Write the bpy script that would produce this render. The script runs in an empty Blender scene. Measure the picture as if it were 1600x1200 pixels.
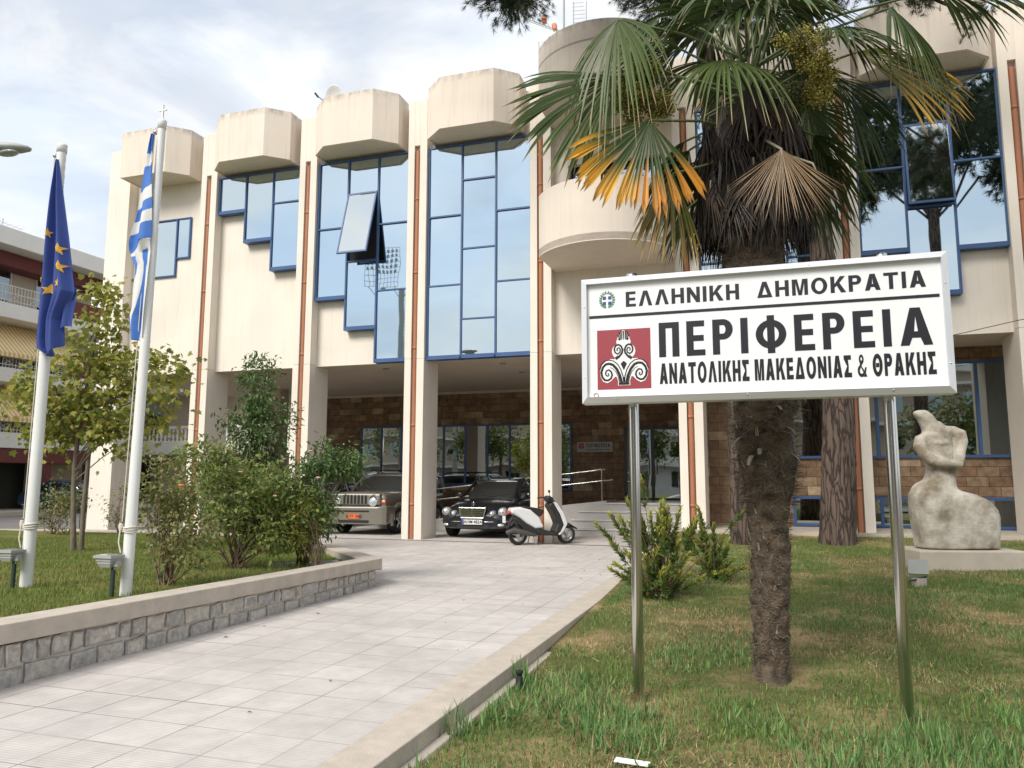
import bpy, bmesh, math, random
import numpy as np
from mathutils import Vector, Matrix
R = math.radians
scene = bpy.context.scene
col = scene.collection

# ---------------- camera, sky, sun, exposure ----------------
cd = bpy.data.cameras.new('camera'); cam = bpy.data.objects.new('camera', cd); col.objects.link(cam)
cd.sensor_width = 36.0; cd.lens = 1198.0/1600*36; cd.clip_start = 0.05; cd.clip_end = 4000
def cam_matrix():
    PI_, RO, YA = R(7.12), R(.097), R(18.01)
    fw = Vector((-math.sin(YA)*math.cos(PI_), math.cos(YA)*math.cos(PI_), math.sin(PI_)))
    r0 = Vector((math.cos(YA), math.sin(YA), 0)); u0 = r0.cross(fw)
    r = r0*math.cos(RO)+u0*math.sin(RO); u = -r0*math.sin(RO)+u0*math.cos(RO)
    m = Matrix((r, u, -fw)).transposed().to_4x4(); m.translation = Vector((15.534, -18.244, 1.52)); return m
cam.matrix_world = cam_matrix()
scene.camera = cam
SUN_EL, SUN_AZ = 43.0, 197.0      # azimuth measured clockwise from +Y (behind the camera, to its left)
w = bpy.data.worlds.new('World'); scene.world = w; w.use_nodes = True
nt = w.node_tree; nt.nodes.clear()
def N(t, **k):
    n = nt.nodes.new(t)
    for a, b in k.items(): setattr(n, a, b)
    return n
out = N('ShaderNodeOutputWorld')
sky = N('ShaderNodeTexSky', sky_type='NISHITA', sun_disc=False, sun_elevation=R(SUN_EL), sun_rotation=R(SUN_AZ), altitude=50, air_density=1.2, dust_density=1.0, ozone_density=1.2)
bg1 = N('ShaderNodeBackground'); bg1.inputs[1].default_value = 0.1
nt.links.new(sky.outputs[0], bg1.inputs[0])
bg2 = N('ShaderNodeBackground'); bg2.inputs[1].default_value = 0.68
tc = N('ShaderNodeTexCoord'); mp = N('ShaderNodeMapping'); mp.inputs['Scale'].default_value = (1, 1, 2.2); mp.inputs['Location'].default_value=(.35,.2,.1)
nt.links.new(tc.outputs['Generated'], mp.inputs[0])
n1 = N('ShaderNodeTexNoise'); n1.inputs['Scale'].default_value = 3.0; n1.inputs['Detail'].default_value = 9; n1.inputs['Roughness'].default_value = .55; n1.inputs['Distortion'].default_value = .5
nt.links.new(mp.outputs[0], n1.inputs['Vector'])
cr = N('ShaderNodeValToRGB'); cr.color_ramp.elements[0].position = .40; cr.color_ramp.elements[1].position = .56
cr.color_ramp.elements[0].color = (.62,.62,.62,1); cr.color_ramp.elements[1].color = (1,1,1,1)
nt.links.new(n1.outputs['Fac'], cr.inputs[0])
n2 = N('ShaderNodeTexNoise'); n2.inputs['Scale'].default_value = 4.5; n2.inputs['Detail'].default_value = 6
nt.links.new(mp.outputs[0], n2.inputs['Vector'])
cr2 = N('ShaderNodeValToRGB'); cr2.color_ramp.elements[0].position = .38; cr2.color_ramp.elements[1].position = .62
cr2.color_ramp.elements[0].color = (.76,.84,.95,1); cr2.color_ramp.elements[1].color = (1.0,1.0,1.0,1)
nt.links.new(n2.outputs['Fac'], cr2.inputs[0]); nt.links.new(cr2.outputs[0], bg2.inputs[0])
mx = N('ShaderNodeMixShader'); nt.links.new(cr.outputs[0], mx.inputs[0]); nt.links.new(bg1.outputs[0], mx.inputs[1]); nt.links.new(bg2.outputs[0], mx.inputs[2])
nt.links.new(mx.outputs[0], out.inputs[0])
sd = bpy.data.lights.new('sun', 'SUN'); sun = bpy.data.objects.new('sun', sd); col.objects.link(sun)
sd.energy = 2.3; sd.angle = R(25); sd.color = (1, .95, .87)
_az = R(SUN_AZ); _dir = Vector((math.sin(_az)*math.cos(R(SUN_EL)), math.cos(_az)*math.cos(R(SUN_EL)), math.sin(R(SUN_EL))))
sun.rotation_euler = _dir.to_track_quat('Z', 'Y').to_euler(); sun.location = (0, -30, 30)
vs = scene.view_settings; vs.view_transform = 'Standard'; vs.look = 'None'; vs.gamma = 1; vs.exposure = 0.72; vs.use_curve_mapping = False

# ---------------- helpers ----------------
def tag(o, label=None, cat=None, group=None, kind=None):
    if label: o['label'] = label
    if cat: o['category'] = cat
    if group: o['group'] = group
    if kind: o['kind'] = kind
    return o
def thing(name, label, cat, loc=(0,0,0), rz=0, group=None):
    o = bpy.data.objects.new(name, None); col.objects.link(o); o.location = loc; o.rotation_euler = (0,0,rz); o.empty_display_size = .2
    return tag(o, label, cat, group)
class MB:
    """collects boxes, prisms, tubes; build() links them as ONE mesh object"""
    def __init__(s): s.v=[]; s.f=[]; s.mi=[]; s.sm=[]
    def add(s, vs, fs, mi=0, sm=False):
        b=len(s.v); s.v += [tuple(p) for p in vs]; s.f += [tuple(b+i for i in f) for f in fs]; s.mi += [mi]*len(fs); s.sm += [sm]*len(fs); return s
    def box(s, x0,x1,y0,y1,z0,z1, mi=0):
        return s.add([(x0,y0,z0),(x1,y0,z0),(x1,y1,z0),(x0,y1,z0),(x0,y0,z1),(x1,y0,z1),(x1,y1,z1),(x0,y1,z1)],
                     [(0,3,2,1),(4,5,6,7),(0,1,5,4),(1,2,6,5),(2,3,7,6),(3,0,4,7)], mi)
    def prism(s, poly, z0, z1, mi=0, sm=False, inset=0, insz=0):
        n=len(poly); vs=[(x,y,z0) for x,y in poly]+[(x,y,z1) for x,y in poly]
        s.add(vs, [(i,(i+1)%n,n+(i+1)%n,n+i) for i in range(n)], mi, sm)
        return s.add(vs, [tuple(range(n))[::-1], tuple(range(n,2*n))], mi)
    def prism_y(s, poly, y0, y1, mi=0):   # poly in x,z
        n=len(poly); vs=[(x,y0,z) for x,z in poly]+[(x,y1,z) for x,z in poly]
        return s.add(vs, [(i,(i+1)%n,n+(i+1)%n,n+i) for i in range(n)]+[tuple(range(n))[::-1], tuple(range(n,2*n))], mi)
    def prism_x(s, poly, x0, x1, mi=0):   # poly in y,z
        n=len(poly); vs=[(x0,y,z) for y,z in poly]+[(x1,y,z) for y,z in poly]
        return s.add(vs, [(i,(i+1)%n,n+(i+1)%n,n+i) for i in range(n)]+[tuple(range(n))[::-1], tuple(range(n,2*n))], mi)
    def loft(s, rings, mi=0, cap=True, sm=True, closed=True):
        n=len(rings[0]); vs=[p for r in rings for p in r]; fs=[]
        for k in range(len(rings)-1):
            for i in range(n if closed else n-1):
                j=(i+1)%n; fs.append((k*n+i,k*n+j,(k+1)*n+j,(k+1)*n+i))
        s.add(vs, fs, mi, sm)
        if cap: s.add(vs, [tuple(range(n))[::-1], tuple((len(rings)-1)*n+i for i in range(n))], mi)
        return s
    def tube(s, pts, rad, n=8, mi=0, cap=True):
        pts=[Vector(p) for p in pts]
        if not hasattr(rad,'__len__'): rad=[rad]*len(pts)
        rings=[]; a=None
        for i,p in enumerate(pts):
            t=(pts[min(i+1,len(pts)-1)]-pts[max(i-1,0)]).normalized()
            if a is None: a=t.cross(Vector((0,0,1)) if abs(t.z)<.9 else Vector((1,0,0))).normalized()
            else: a=(a-t*a.dot(t)).normalized()
            b=t.cross(a)
            rings.append([p+(a*math.cos(2*math.pi*k/n)+b*math.sin(2*math.pi*k/n))*rad[i] for k in range(n)])
        return s.loft(rings, mi, cap)
    def lathe(s, prof, n=16, c=(0,0,0), axis='z', mi=0, cap=True):
        rings=[]
        for r,h in prof:
            ring=[]
            for k in range(n):
                a=2*math.pi*k/n; u,v=r*math.cos(a),r*math.sin(a)
                ring.append({'z':(c[0]+u,c[1]+v,c[2]+h),'y':(c[0]+u,c[1]+h,c[2]+v),'x':(c[0]+h,c[1]+u,c[2]+v)}[axis])
            rings.append(ring)
        return s.loft(rings, mi, cap)
    def ball(s, c, r, n=10, mi=0):
        if not hasattr(r,'__len__'): r=(r,r,r)
        prof=[]; m=max(4,n//2+1); rings=[]
        for i in range(1,m):
            t=math.pi*i/m
            rings.append([(c[0]+r[0]*math.sin(t)*math.cos(2*math.pi*k/n),c[1]+r[1]*math.sin(t)*math.sin(2*math.pi*k/n),c[2]-r[2]*math.cos(t)) for k in range(n)])
        return s.loft(rings, mi, True)
    def build(s, name, mats, parent=None, off=None, bevel=0, seg=2, subsurf=0, recalc=True, rot=None):
        me=bpy.data.meshes.new(name)
        if off is None: off=Vector(parent_world(parent)) if parent else Vector((0,0,0))
        else: off=Vector(off)
        me.from_pydata([(p[0]-off.x,p[1]-off.y,p[2]-off.z) for p in s.v],[],s.f)
        for m in (mats if isinstance(mats,(list,tuple)) else [mats]): me.materials.append(m)
        me.polygons.foreach_set('material_index', s.mi); me.polygons.foreach_set('use_smooth', s.sm); me.update()
        if recalc:
            bm=bmesh.new(); bm.from_mesh(me); bmesh.ops.recalc_face_normals(bm, faces=bm.faces); bm.to_mesh(me); bm.free()
        o=bpy.data.objects.new(name, me); col.objects.link(o)
        if parent: o.parent=parent
        if bevel:
            b=o.modifiers.new('b','BEVEL'); b.width=bevel; b.segments=seg; b.limit_method='ANGLE'; b.angle_limit=R(35)
        if subsurf:
            b=o.modifiers.new('s','SUBSURF'); b.levels=subsurf; b.render_levels=subsurf
        return o
def parent_world(p):
    v=Vector((0,0,0))
    while p is not None: v+=p.location; p=p.parent
    return v
def copy_tree(o, parent=None):
    c=o.copy(); col.objects.link(c); c.parent=parent
    for ch in o.children: copy_tree(ch, c)
    return c

# ---------------- materials ----------------
def newmat(name):
    m=bpy.data.materials.new(name); m.use_nodes=True; n=m.node_tree
    return m, n, n.nodes['Principled BSDF']
def mat(name, c, rough=.6, metal=0, c2=None, scale=3, amt=.5, bump=0, bscale=40, spec=.5, coat=0, stretch=(1,1,1), detail=6, tr=0, emit=None):
    m,n,p=newmat(name); L=n.links
    p.inputs['Base Color'].default_value=(*c,1); p.inputs['Roughness'].default_value=rough; p.inputs['Metallic'].default_value=metal
    p.inputs['Specular IOR Level'].default_value=spec; p.inputs['Coat Weight'].default_value=coat; p.inputs['Coat Roughness'].default_value=.05
    t=n.nodes.new('ShaderNodeTexCoord'); mp=n.nodes.new('ShaderNodeMapping'); mp.inputs['Scale'].default_value=stretch; L.new(t.outputs['Object'],mp.inputs[0])
    if c2:
        a=n.nodes.new('ShaderNodeTexNoise'); a.inputs['Scale'].default_value=scale; a.inputs['Detail'].default_value=detail; a.inputs['Roughness'].default_value=.6
        L.new(mp.outputs[0],a.inputs['Vector'])
        r=n.nodes.new('ShaderNodeMapRange'); r.inputs['From Min'].default_value=.5-amt/2; r.inputs['From Max'].default_value=.5+amt/2; L.new(a.outputs['Fac'],r.inputs[0])
        x=n.nodes.new('ShaderNodeMix'); x.data_type='RGBA'; x.inputs[6].default_value=(*c,1); x.inputs[7].default_value=(*c2,1); L.new(r.outputs[0],x.inputs[0]); L.new(x.outputs[2],p.inputs['Base Color'])
    if bump:
        b=n.nodes.new('ShaderNodeTexNoise'); b.inputs['Scale'].default_value=bscale; b.inputs['Detail'].default_value=8; L.new(mp.outputs[0],b.inputs['Vector'])
        bb=n.nodes.new('ShaderNodeBump'); bb.inputs['Strength'].default_value=bump; bb.inputs['Distance'].default_value=.02; L.new(b.outputs['Fac'],bb.inputs['Height']); L.new(bb.outputs[0],p.inputs['Normal'])
    return m
def leafmat(name, c=None, c2=None, trans=.25, rough=.5, attr=False, var=.35):
    """leaf surface: colour from the mesh's own leaf colour attribute or a pair of colours, varied leaf by leaf"""
    m,n,p=newmat(name); L=n.links; g=n.nodes.new('ShaderNodeNewGeometry')
    if attr:
        a=n.nodes.new('ShaderNodeAttribute'); a.attribute_name='col'; src=a.outputs['Color']
        h=n.nodes.new('ShaderNodeHueSaturation'); L.new(src,h.inputs['Color'])
        r=n.nodes.new('ShaderNodeMapRange'); r.inputs['To Min'].default_value=1-var; r.inputs['To Max'].default_value=1+var; L.new(g.outputs['Random Per Island'],r.inputs[0]); L.new(r.outputs[0],h.inputs['Value']); cc=h.outputs[0]
    else:
        x=n.nodes.new('ShaderNodeMix'); x.data_type='RGBA'; x.inputs[6].default_value=(*c,1); x.inputs[7].default_value=(*c2,1); L.new(g.outputs['Random Per Island'],x.inputs[0]); cc=x.outputs[2]
    L.new(cc,p.inputs['Base Color']); p.inputs['Roughness'].default_value=rough; p.inputs['Specular IOR Level'].default_value=.35
    if trans:
        t=n.nodes.new('ShaderNodeBsdfTranslucent'); L.new(cc,t.inputs['Color']); ms=n.nodes.new('ShaderNodeMixShader'); ms.inputs[0].default_value=trans
        L.new(p.outputs[0],ms.inputs[1]); L.new(t.outputs[0],ms.inputs[2]); L.new(ms.outputs[0],n.nodes['Material Output'].inputs['Surface'])
    return m
def plaster(name, c, grey, streak=.35, top=None):
    """painted render with blotches, vertical rain streaks and a dirty top edge (top = height of that edge)"""
    m,n,p=newmat(name); L=n.links; t=n.nodes.new('ShaderNodeNewGeometry')
    def noise(sc,st,det=6):
        mp=n.nodes.new('ShaderNodeMapping'); mp.inputs['Scale'].default_value=st; L.new(t.outputs['Position'],mp.inputs[0])
        a=n.nodes.new('ShaderNodeTexNoise'); a.inputs['Scale'].default_value=sc; a.inputs['Detail'].default_value=det; L.new(mp.outputs[0],a.inputs['Vector']); return a.outputs['Fac']
    def rng(s,a,b,c_=0,d=1):
        r=n.nodes.new('ShaderNodeMapRange'); r.inputs['From Min'].default_value=a; r.inputs['From Max'].default_value=b; r.inputs['To Min'].default_value=c_; r.inputs['To Max'].default_value=d; L.new(s,r.inputs[0]); return r.outputs[0]
    def mixc(f,a,b):
        x=n.nodes.new('ShaderNodeMix'); x.data_type='RGBA'
        L.new(f,x.inputs[0])
        for k,v in ((6,a),(7,b)):
            if isinstance(v,tuple): x.inputs[k].default_value=(*v,1)
            else: L.new(v,x.inputs[k])
        return x.outputs[2]
    c1=mixc(rng(noise(.7,(1,1,1)),.35,.7), c, tuple(x*.9 for x in c))
    c1=mixc(rng(noise(9,(1,1,.06),4),.52,.8,0,streak), c1, grey)
    if top:
        sx=n.nodes.new('ShaderNodeSeparateXYZ'); L.new(t.outputs['Position'],sx.inputs[0])
        h=rng(sx.outputs['Z'],top-.22,top+.02,0,1); nn=rng(noise(7,(1,1,.5)),.38,.75)
        mu=n.nodes.new('ShaderNodeMath'); mu.operation='MULTIPLY'; L.new(h,mu.inputs[0]); L.new(nn,mu.inputs[1])
        c1=mixc(rng(mu.outputs[0],0,1,0,.8), c1, (.12,.11,.095))
    L.new(c1,p.inputs['Base Color']); p.inputs['Roughness'].default_value=.85; p.inputs['Specular IOR Level'].default_value=.2
    b=n.nodes.new('ShaderNodeBump'); b.inputs['Strength'].default_value=.15; b.inputs['Distance'].default_value=.01; L.new(noise(60,(1,1,1),4),b.inputs['Height']); L.new(b.outputs[0],p.inputs['Normal'])
    return m
M={}
M['cream']=plaster('cream_render',(.80,.73,.64),(.46,.41,.35),.22)
M['cream_top']=plaster('cream_render_parapet',(.77,.68,.585),(.40,.35,.29),.35,12.03)
M['cream_bal']=plaster('cream_render_balcony',(.76,.67,.58),(.44,.38,.32),.15)
M['white_render']=plaster('white_render',(.82,.75,.67),(.45,.40,.36),.3)
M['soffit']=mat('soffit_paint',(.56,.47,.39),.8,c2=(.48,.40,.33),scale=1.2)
M['pipe']=mat('terracotta_pipe',(.42,.175,.09),.55,c2=(.33,.13,.065),scale=3,stretch=(1,1,.3))
M['blue']=mat('blue_frame',(.035,.08,.20),.4,c2=(.05,.115,.27),scale=2)
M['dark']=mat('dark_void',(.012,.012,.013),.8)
M['steel']=mat('polished_steel',(.62,.61,.58),.13,1)
def glassmat(name,c,rough=.015):
    m,n,p=newmat(name); L=n.links
    p.inputs['Base Color'].default_value=(*c,1); p.inputs['Metallic'].default_value=1; p.inputs['Roughness'].default_value=rough
    t=n.nodes.new('ShaderNodeNewGeometry'); a=n.nodes.new('ShaderNodeTexNoise'); a.inputs['Scale'].default_value=.9; a.inputs['Detail'].default_value=1; L.new(t.outputs['Position'],a.inputs['Vector'])
    b=n.nodes.new('ShaderNodeBump'); b.inputs['Strength'].default_value=.05; b.inputs['Distance'].default_value=.05; L.new(a.outputs['Fac'],b.inputs['Height']); L.new(b.outputs[0],p.inputs['Normal'])
    return m
M['glass']=glassmat('blue_mirror_glass',(.53,.625,.68))
M['glass_sash']=glassmat('sash_glass',(.70,.74,.72),.03)
M['glass_low']=glassmat('grey_mirror_glass',(.42,.46,.46))
def stonewall(name, cols, mortar, bw, rh, axis='x', ms=.012, bump=.6, rot=0, offs=.5, rough=.85, noise_amt=.45, worn=False):
    m,n,p=newmat(name); L=n.links; t=n.nodes.new('ShaderNodeNewGeometry'); s=n.nodes.new('ShaderNodeSeparateXYZ'); L.new(t.outputs['Position'],s.inputs[0])
    c=n.nodes.new('ShaderNodeCombineXYZ'); L.new(s.outputs['X' if axis in('x','floor') else 'Y'],c.inputs[0]); L.new(s.outputs['Z' if axis!='floor' else 'Y'],c.inputs[1])
    b=n.nodes.new('ShaderNodeTexBrick'); b.offset=offs; b.inputs['Scale'].default_value=1; b.inputs['Brick Width'].default_value=bw; b.inputs['Row Height'].default_value=rh; b.inputs['Mortar Size'].default_value=ms; b.inputs['Mortar Smooth'].default_value=.4
    b.inputs['Color1'].default_value=(0,0,0,1); b.inputs['Color2'].default_value=(1,1,1,1); b.inputs['Mortar'].default_value=(.5,.5,.5,1); b.inputs['Bias'].default_value=0
    L.new(c.outputs[0],b.inputs['Vector'])
    r=n.nodes.new('ShaderNodeValToRGB'); e=r.color_ramp; e.elements[0].position=0; e.elements[0].color=(*cols[0],1); e.elements[1].position=1; e.elements[1].color=(*cols[-1],1)
    for i,cc in enumerate(cols[1:-1]): q=e.elements.new((i+1)/(len(cols)-1)); q.color=(*cc,1)
    L.new(b.outputs['Color'],r.inputs[0])
    a=n.nodes.new('ShaderNodeTexNoise'); a.inputs['Scale'].default_value=5; a.inputs['Detail'].default_value=9; a.inputs['Roughness'].default_value=.65; L.new(t.outputs['Position'],a.inputs['Vector'])
    mr=n.nodes.new('ShaderNodeMapRange'); mr.inputs['From Min'].default_value=.3; mr.inputs['From Max'].default_value=.7; mr.inputs['To Min'].default_value=1-noise_amt; mr.inputs['To Max'].default_value=1+noise_amt; L.new(a.outputs['Fac'],mr.inputs[0])
    h=n.nodes.new('ShaderNodeHueSaturation'); L.new(r.outputs[0],h.inputs['Color']); L.new(mr.outputs[0],h.inputs['Value'])
    x=n.nodes.new('ShaderNodeMix'); x.data_type='RGBA'; x.inputs[7].default_value=(*mortar,1); 
    if worn:
        a2=n.nodes.new('ShaderNodeTexNoise'); a2.inputs['Scale'].default_value=.9; a2.inputs['Detail'].default_value=5; L.new(t.outputs['Position'],a2.inputs['Vector'])
        m2=n.nodes.new('ShaderNodeMapRange'); m2.inputs['From Min'].default_value=.4; m2.inputs['From Max'].default_value=.62; m2.inputs['To Min'].default_value=.35; m2.inputs['To Max'].default_value=1; L.new(a2.outputs['Fac'],m2.inputs[0])
        mu=n.nodes.new('ShaderNodeMath'); mu.operation='MULTIPLY'; L.new(m2.outputs[0],mu.inputs[0]); L.new(b.outputs['Fac'],mu.inputs[1]); L.new(mu.outputs[0],x.inputs[0])
        # fine ribs of the slabs
        w_=n.nodes.new('ShaderNodeTexWave'); w_.bands_direction='Y'; w_.inputs['Scale'].default_value=11; w_.inputs['Distortion'].default_value=.6; w_.inputs['Detail'].default_value=2; L.new(t.outputs['Position'],w_.inputs['Vector'])
        h2=n.nodes.new('ShaderNodeHueSaturation'); m3=n.nodes.new('ShaderNodeMapRange'); m3.inputs['To Min'].default_value=.90; m3.inputs['To Max'].default_value=1.07; L.new(w_.outputs['Fac'],m3.inputs[0]); L.new(m3.outputs[0],h2.inputs['Value']); L.new(h.outputs[0],h2.inputs['Color'])
        a3=n.nodes.new('ShaderNodeTexNoise'); a3.inputs['Scale'].default_value=.55; a3.inputs['Detail'].default_value=10; a3.inputs['Roughness'].default_value=.7; L.new(t.outputs['Position'],a3.inputs['Vector'])
        m4=n.nodes.new('ShaderNodeMapRange'); m4.inputs['From Min'].default_value=.38; m4.inputs['From Max'].default_value=.65; m4.inputs['To Min'].default_value=1.06; m4.inputs['To Max'].default_value=.84; L.new(a3.outputs['Fac'],m4.inputs[0]); h3=n.nodes.new('ShaderNodeHueSaturation'); L.new(m4.outputs[0],h3.inputs['Value']); L.new(h2.outputs[0],h3.inputs['Color']); L.new(h3.outputs[0],x.inputs[6])
    else:
        L.new(b.outputs['Fac'],x.inputs[0]); L.new(h.outputs[0],x.inputs[6])
    L.new(x.outputs[2],p.inputs['Base Color'])
    p.inputs['Roughness'].default_value=rough
    #; L.new(x.outputs[2],p.inputs['Base Color'])
    p.inputs['Roughness'].default_value=rough
    ad=n.nodes.new('ShaderNodeMath'); ad.operation='MULTIPLY_ADD'; ad.inputs[1].default_value=-1.5; L.new(b.outputs['Fac'],ad.inputs[0]); L.new(a.outputs['Fac'],ad.inputs[2])
    bb=n.nodes.new('ShaderNodeBump'); bb.inputs['Strength'].default_value=bump; bb.inputs['Distance'].default_value=.015; L.new(ad.outputs[0],bb.inputs['Height']); L.new(bb.outputs[0],p.inputs['Normal'])
    return m
M['stone']=stonewall('brown_stone_cladding',[(.165,.10,.058),(.185,.112,.065),(.205,.13,.077),(.19,.118,.067),(.235,.16,.098),(.36,.27,.175)],(.045,.03,.02),.46,.23,ms=.006)
M['paving']=stonewall('pale_paving',[(.50,.46,.43),(.55,.51,.48),(.525,.485,.455),(.58,.54,.51)],(.17,.145,.13),.417,.415,'floor',ms=.006,bump=.25,offs=0,rough=.7,noise_amt=.10,worn=True)
M['marble']=mat('grey_marble',(.46,.44,.42),.45,c2=(.36,.35,.34),scale=4,stretch=(1,1,3))
M['nosing']=mat('pale_marble_tread',(.60,.58,.55),.4,c2=(.5,.48,.46),scale=4)
M['concrete']=mat('pale_concrete',(.52,.46,.38),.85,c2=(.40,.35,.29),scale=3,bump=.3,bscale=60)
M['curb']=mat('washed_concrete',(.58,.50,.42),.85,c2=(.42,.37,.31),scale=6,bump=.4,bscale=120)
M['asphalt']=mat('road_surface',(.20,.19,.18),.9,c2=(.16,.15,.145),scale=.6,bump=.3,bscale=90)
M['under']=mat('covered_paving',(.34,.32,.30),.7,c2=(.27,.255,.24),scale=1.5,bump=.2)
# ---------------- the ground ----------------
def sheet(name, poly, zf, m, kind='structure'):
    mb=MB(); mb.add([(x,y,zf(x,y)) for x,y in poly],[tuple(range(len(poly)))])
    o=mb.build(name, m); tag(o,kind=kind); return o
sheet('ground', [(-900,-900),(900,-900),(900,900),(-900,900)], lambda x,y:-.35, mat('earth',(.16,.14,.11),.95,c2=(.10,.11,.06),scale=.05))
sheet('road', [(-120,-120),(13.3,-120),(13.3,-.5),(120,-.5),(120,120),(-120,120)], lambda x,y:-.03, M['asphalt'])
sheet('road_behind', [(13.3,-120),(120,-120),(120,-24),(13.3,-24)], lambda x,y:-.03, M['asphalt'])
sheet('road_beyond_lawn', [(34,-24),(120,-24),(120,-.5),(34,-.5)], lambda x,y:-.03, M['asphalt'])
o=sheet('driveway', [(10.19,-24),(13.22,-24),(13.22,-1.0),(13.7,-.2),(13.7,2.6),(3.6,2.6),(3.6,-.2),(10.0,-8.05)], lambda x,y:0, M['paving'])
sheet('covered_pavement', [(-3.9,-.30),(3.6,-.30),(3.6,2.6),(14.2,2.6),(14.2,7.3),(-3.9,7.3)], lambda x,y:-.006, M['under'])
def zl(x,y): return min(-.032*y, .262-.0137*y)
def zr(x,y): return max(-.115,.35+.04*y)
LAWN_L=[(9.95,-24),(9.95,-8.2),(4.1,-.95),(-3.2,-1.0),(-12,-2.6),(-30,-6),(-30,-24)]
def lawnmat(name, ca, cb, cc, s=1.0):
    m,n,p=newmat(name); L=n.links; t=n.nodes.new('ShaderNodeNewGeometry')
    def no(sc,d=8):
        a=n.nodes.new('ShaderNodeTexNoise'); a.inputs['Scale'].default_value=sc; a.inputs['Detail'].default_value=d; a.inputs['Roughness'].default_value=.65; L.new(t.outputs['Position'],a.inputs['Vector']); return a.outputs['Fac']
    def mx(f,a,b,lo,hi):
        r=n.nodes.new('ShaderNodeMapRange'); r.inputs['From Min'].default_value=lo; r.inputs['From Max'].default_value=hi; L.new(f,r.inputs[0])
        x=n.nodes.new('ShaderNodeMix'); x.data_type='RGBA'; L.new(r.outputs[0],x.inputs[0])
        for k,v in ((6,a),(7,b)):
            if isinstance(v,tuple): x.inputs[k].default_value=(*v,1)
            else: L.new(v,x.inputs[k])
        return x.outputs[2]
    c=mx(no(30,4),ca,cb,.35,.65); c=mx(no(1.1),c,cc,.47,.66)
    L.new(c,p.inputs['Base Color']); p.inputs['Roughness'].default_value=.95; p.inputs['Specular IOR Level'].default_value=.1
    b=n.nodes.new('ShaderNodeBump'); b.inputs['Strength'].default_value=.8; b.inputs['Distance'].default_value=.04; L.new(no(45,6),b.inputs['Height']); L.new(b.outputs[0],p.inputs['Normal'])
    return m
M['soil_r']=lawnmat('lawn_soil',(.10,.12,.04),(.17,.15,.065),(.42,.30,.16))
M['soil_l']=lawnmat('lawn_soil_left',(.10,.13,.03),(.16,.17,.05),(.24,.20,.075))
def gridsheet(name, x0,x1,y0,y1,nx,ny,zf,m,inside=None):
    mb=MB(); vs=[]; rr=random.Random(4)
    for j in range(ny+1):
        for i in range(nx+1):
            x=x0+(x1-x0)*i/nx; y=y0+(y1-y0)*j/ny; vs.append((x,y,zf(x,y)+(rr.uniform(-.012,.012) if 0<i<nx and 0<j<ny else 0)))
    fs=[]
    for j in range(ny):
        for i in range(nx):
            a=j*(nx+1)+i; cx=x0+(x1-x0)*(i+.5)/nx; cy=y0+(y1-y0)*(j+.5)/ny
            if inside is None or inside(cx,cy): fs.append((a,a+1,a+nx+2,a+nx+1))
    mb.add(vs,fs,0,True); o=mb.build(name,m,recalc=False); tag(o,kind='structure'); return o
def in_l(x,y):
    if y>-.95 or x>9.95: return False
    if y>-8.2 and x> 9.95+(y+8.2)*(-5.85/7.25): return False
    return y < -.95 + min(0,(x+3.2))*.18
gridsheet('lawn', -30,9.95,-24,-.9,200,120,zl,M['soil_l'],in_l)
gridsheet('lawn_beside_sign', 13.52,34,-24,-.28,110,130,zr,M['soil_r'])

# kerb on the right of the drive, granite faced wall on its left
mb=MB(); mb.box(13.22,13.52,-24,-1.2,-.35,.012)
mb.build('kerb',M['curb'],bevel=.008); tag(bpy.data.objects['kerb'],kind='structure')
mb=MB(); mb.box(13.515,13.60,-24,-1.25,-.35,-.09); o=mb.build('kerb_footing',M['concrete'],bevel=.02); tag(o,kind='structure')
mb=MB(); mb.prism([(13.25,-1.19),(13.55,-1.19),(14.0,-.32),(25.5,-.32),(25.5,1.99),(14.28,1.99),(14.28,.0),(13.7,.0)],-.3,.40)
o=mb.build('kerb_plinth',M['concrete'],bevel=.01); tag(o,kind='structure')
mb=MB(); mb.prism([(-3.9,-.9),(4.0,-.9),(4.0,-.31),(-3.9,-.31)],-.3,.055); mb.prism([(-14,-3.0),(-3.9,-.9),(-3.9,-.6),(-14,-2.7)],-.3,.055)
o=mb.build('kerb_lawn_edge',M['curb'],bevel=.01); tag(o,kind='structure')
mb=MB(); mb.box(3.75,13.2,-.34,-.22,-.05,.004); o=mb.build('drain_channel',mat('drain_dark',(.07,.06,.055),.8)); tag(o,kind='structure')

gw=thing('granite_wall','low retaining wall of grey granite blocks under a pale concrete coping, left of the driveway','wall',(10.2,-8.1,0))
cz=lambda y:.262+.015-.0137*y
def coping(mb,a,b,wd,hw,th=.15):
    a=Vector((*a,0)); b=Vector((*b,0)); d=(b-a).normalized(); n=Vector((d.y,-d.x,0))
    return a,b,d,n
mb=MB()
P=[(10.235,-24),(10.235,-8.02),(9.93,-8.2),(9.93,-24)]
vs=[(x,y,cz(y)-.145) for x,y in P]+[(x,y,cz(y)) for x,y in P]
mb.add(vs,[(0,1,5,4),(1,2,6,5),(2,3,7,6),(3,0,4,7),(0,3,2,1),(4,5,6,7)])
Q=[(10.235,-8.018,.39),(3.75,-.31,.075),(3.52,-.50,.075),(9.928,-8.2,.39)]
vs=[(x,y,z-.17) for x,y,z in Q]+[(x,y,z) for x,y,z in Q]
mb.add(vs,[(0,1,5,4),(1,2,6,5),(2,3,7,6),(3,0,4,7),(0,3,2,1),(4,5,6,7)])
mb.build('coping',M['curb'],gw,bevel=.008)
mb=MB(); mb.box(9.95,10.175,-24,-8.13,-.3,.30)
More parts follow.
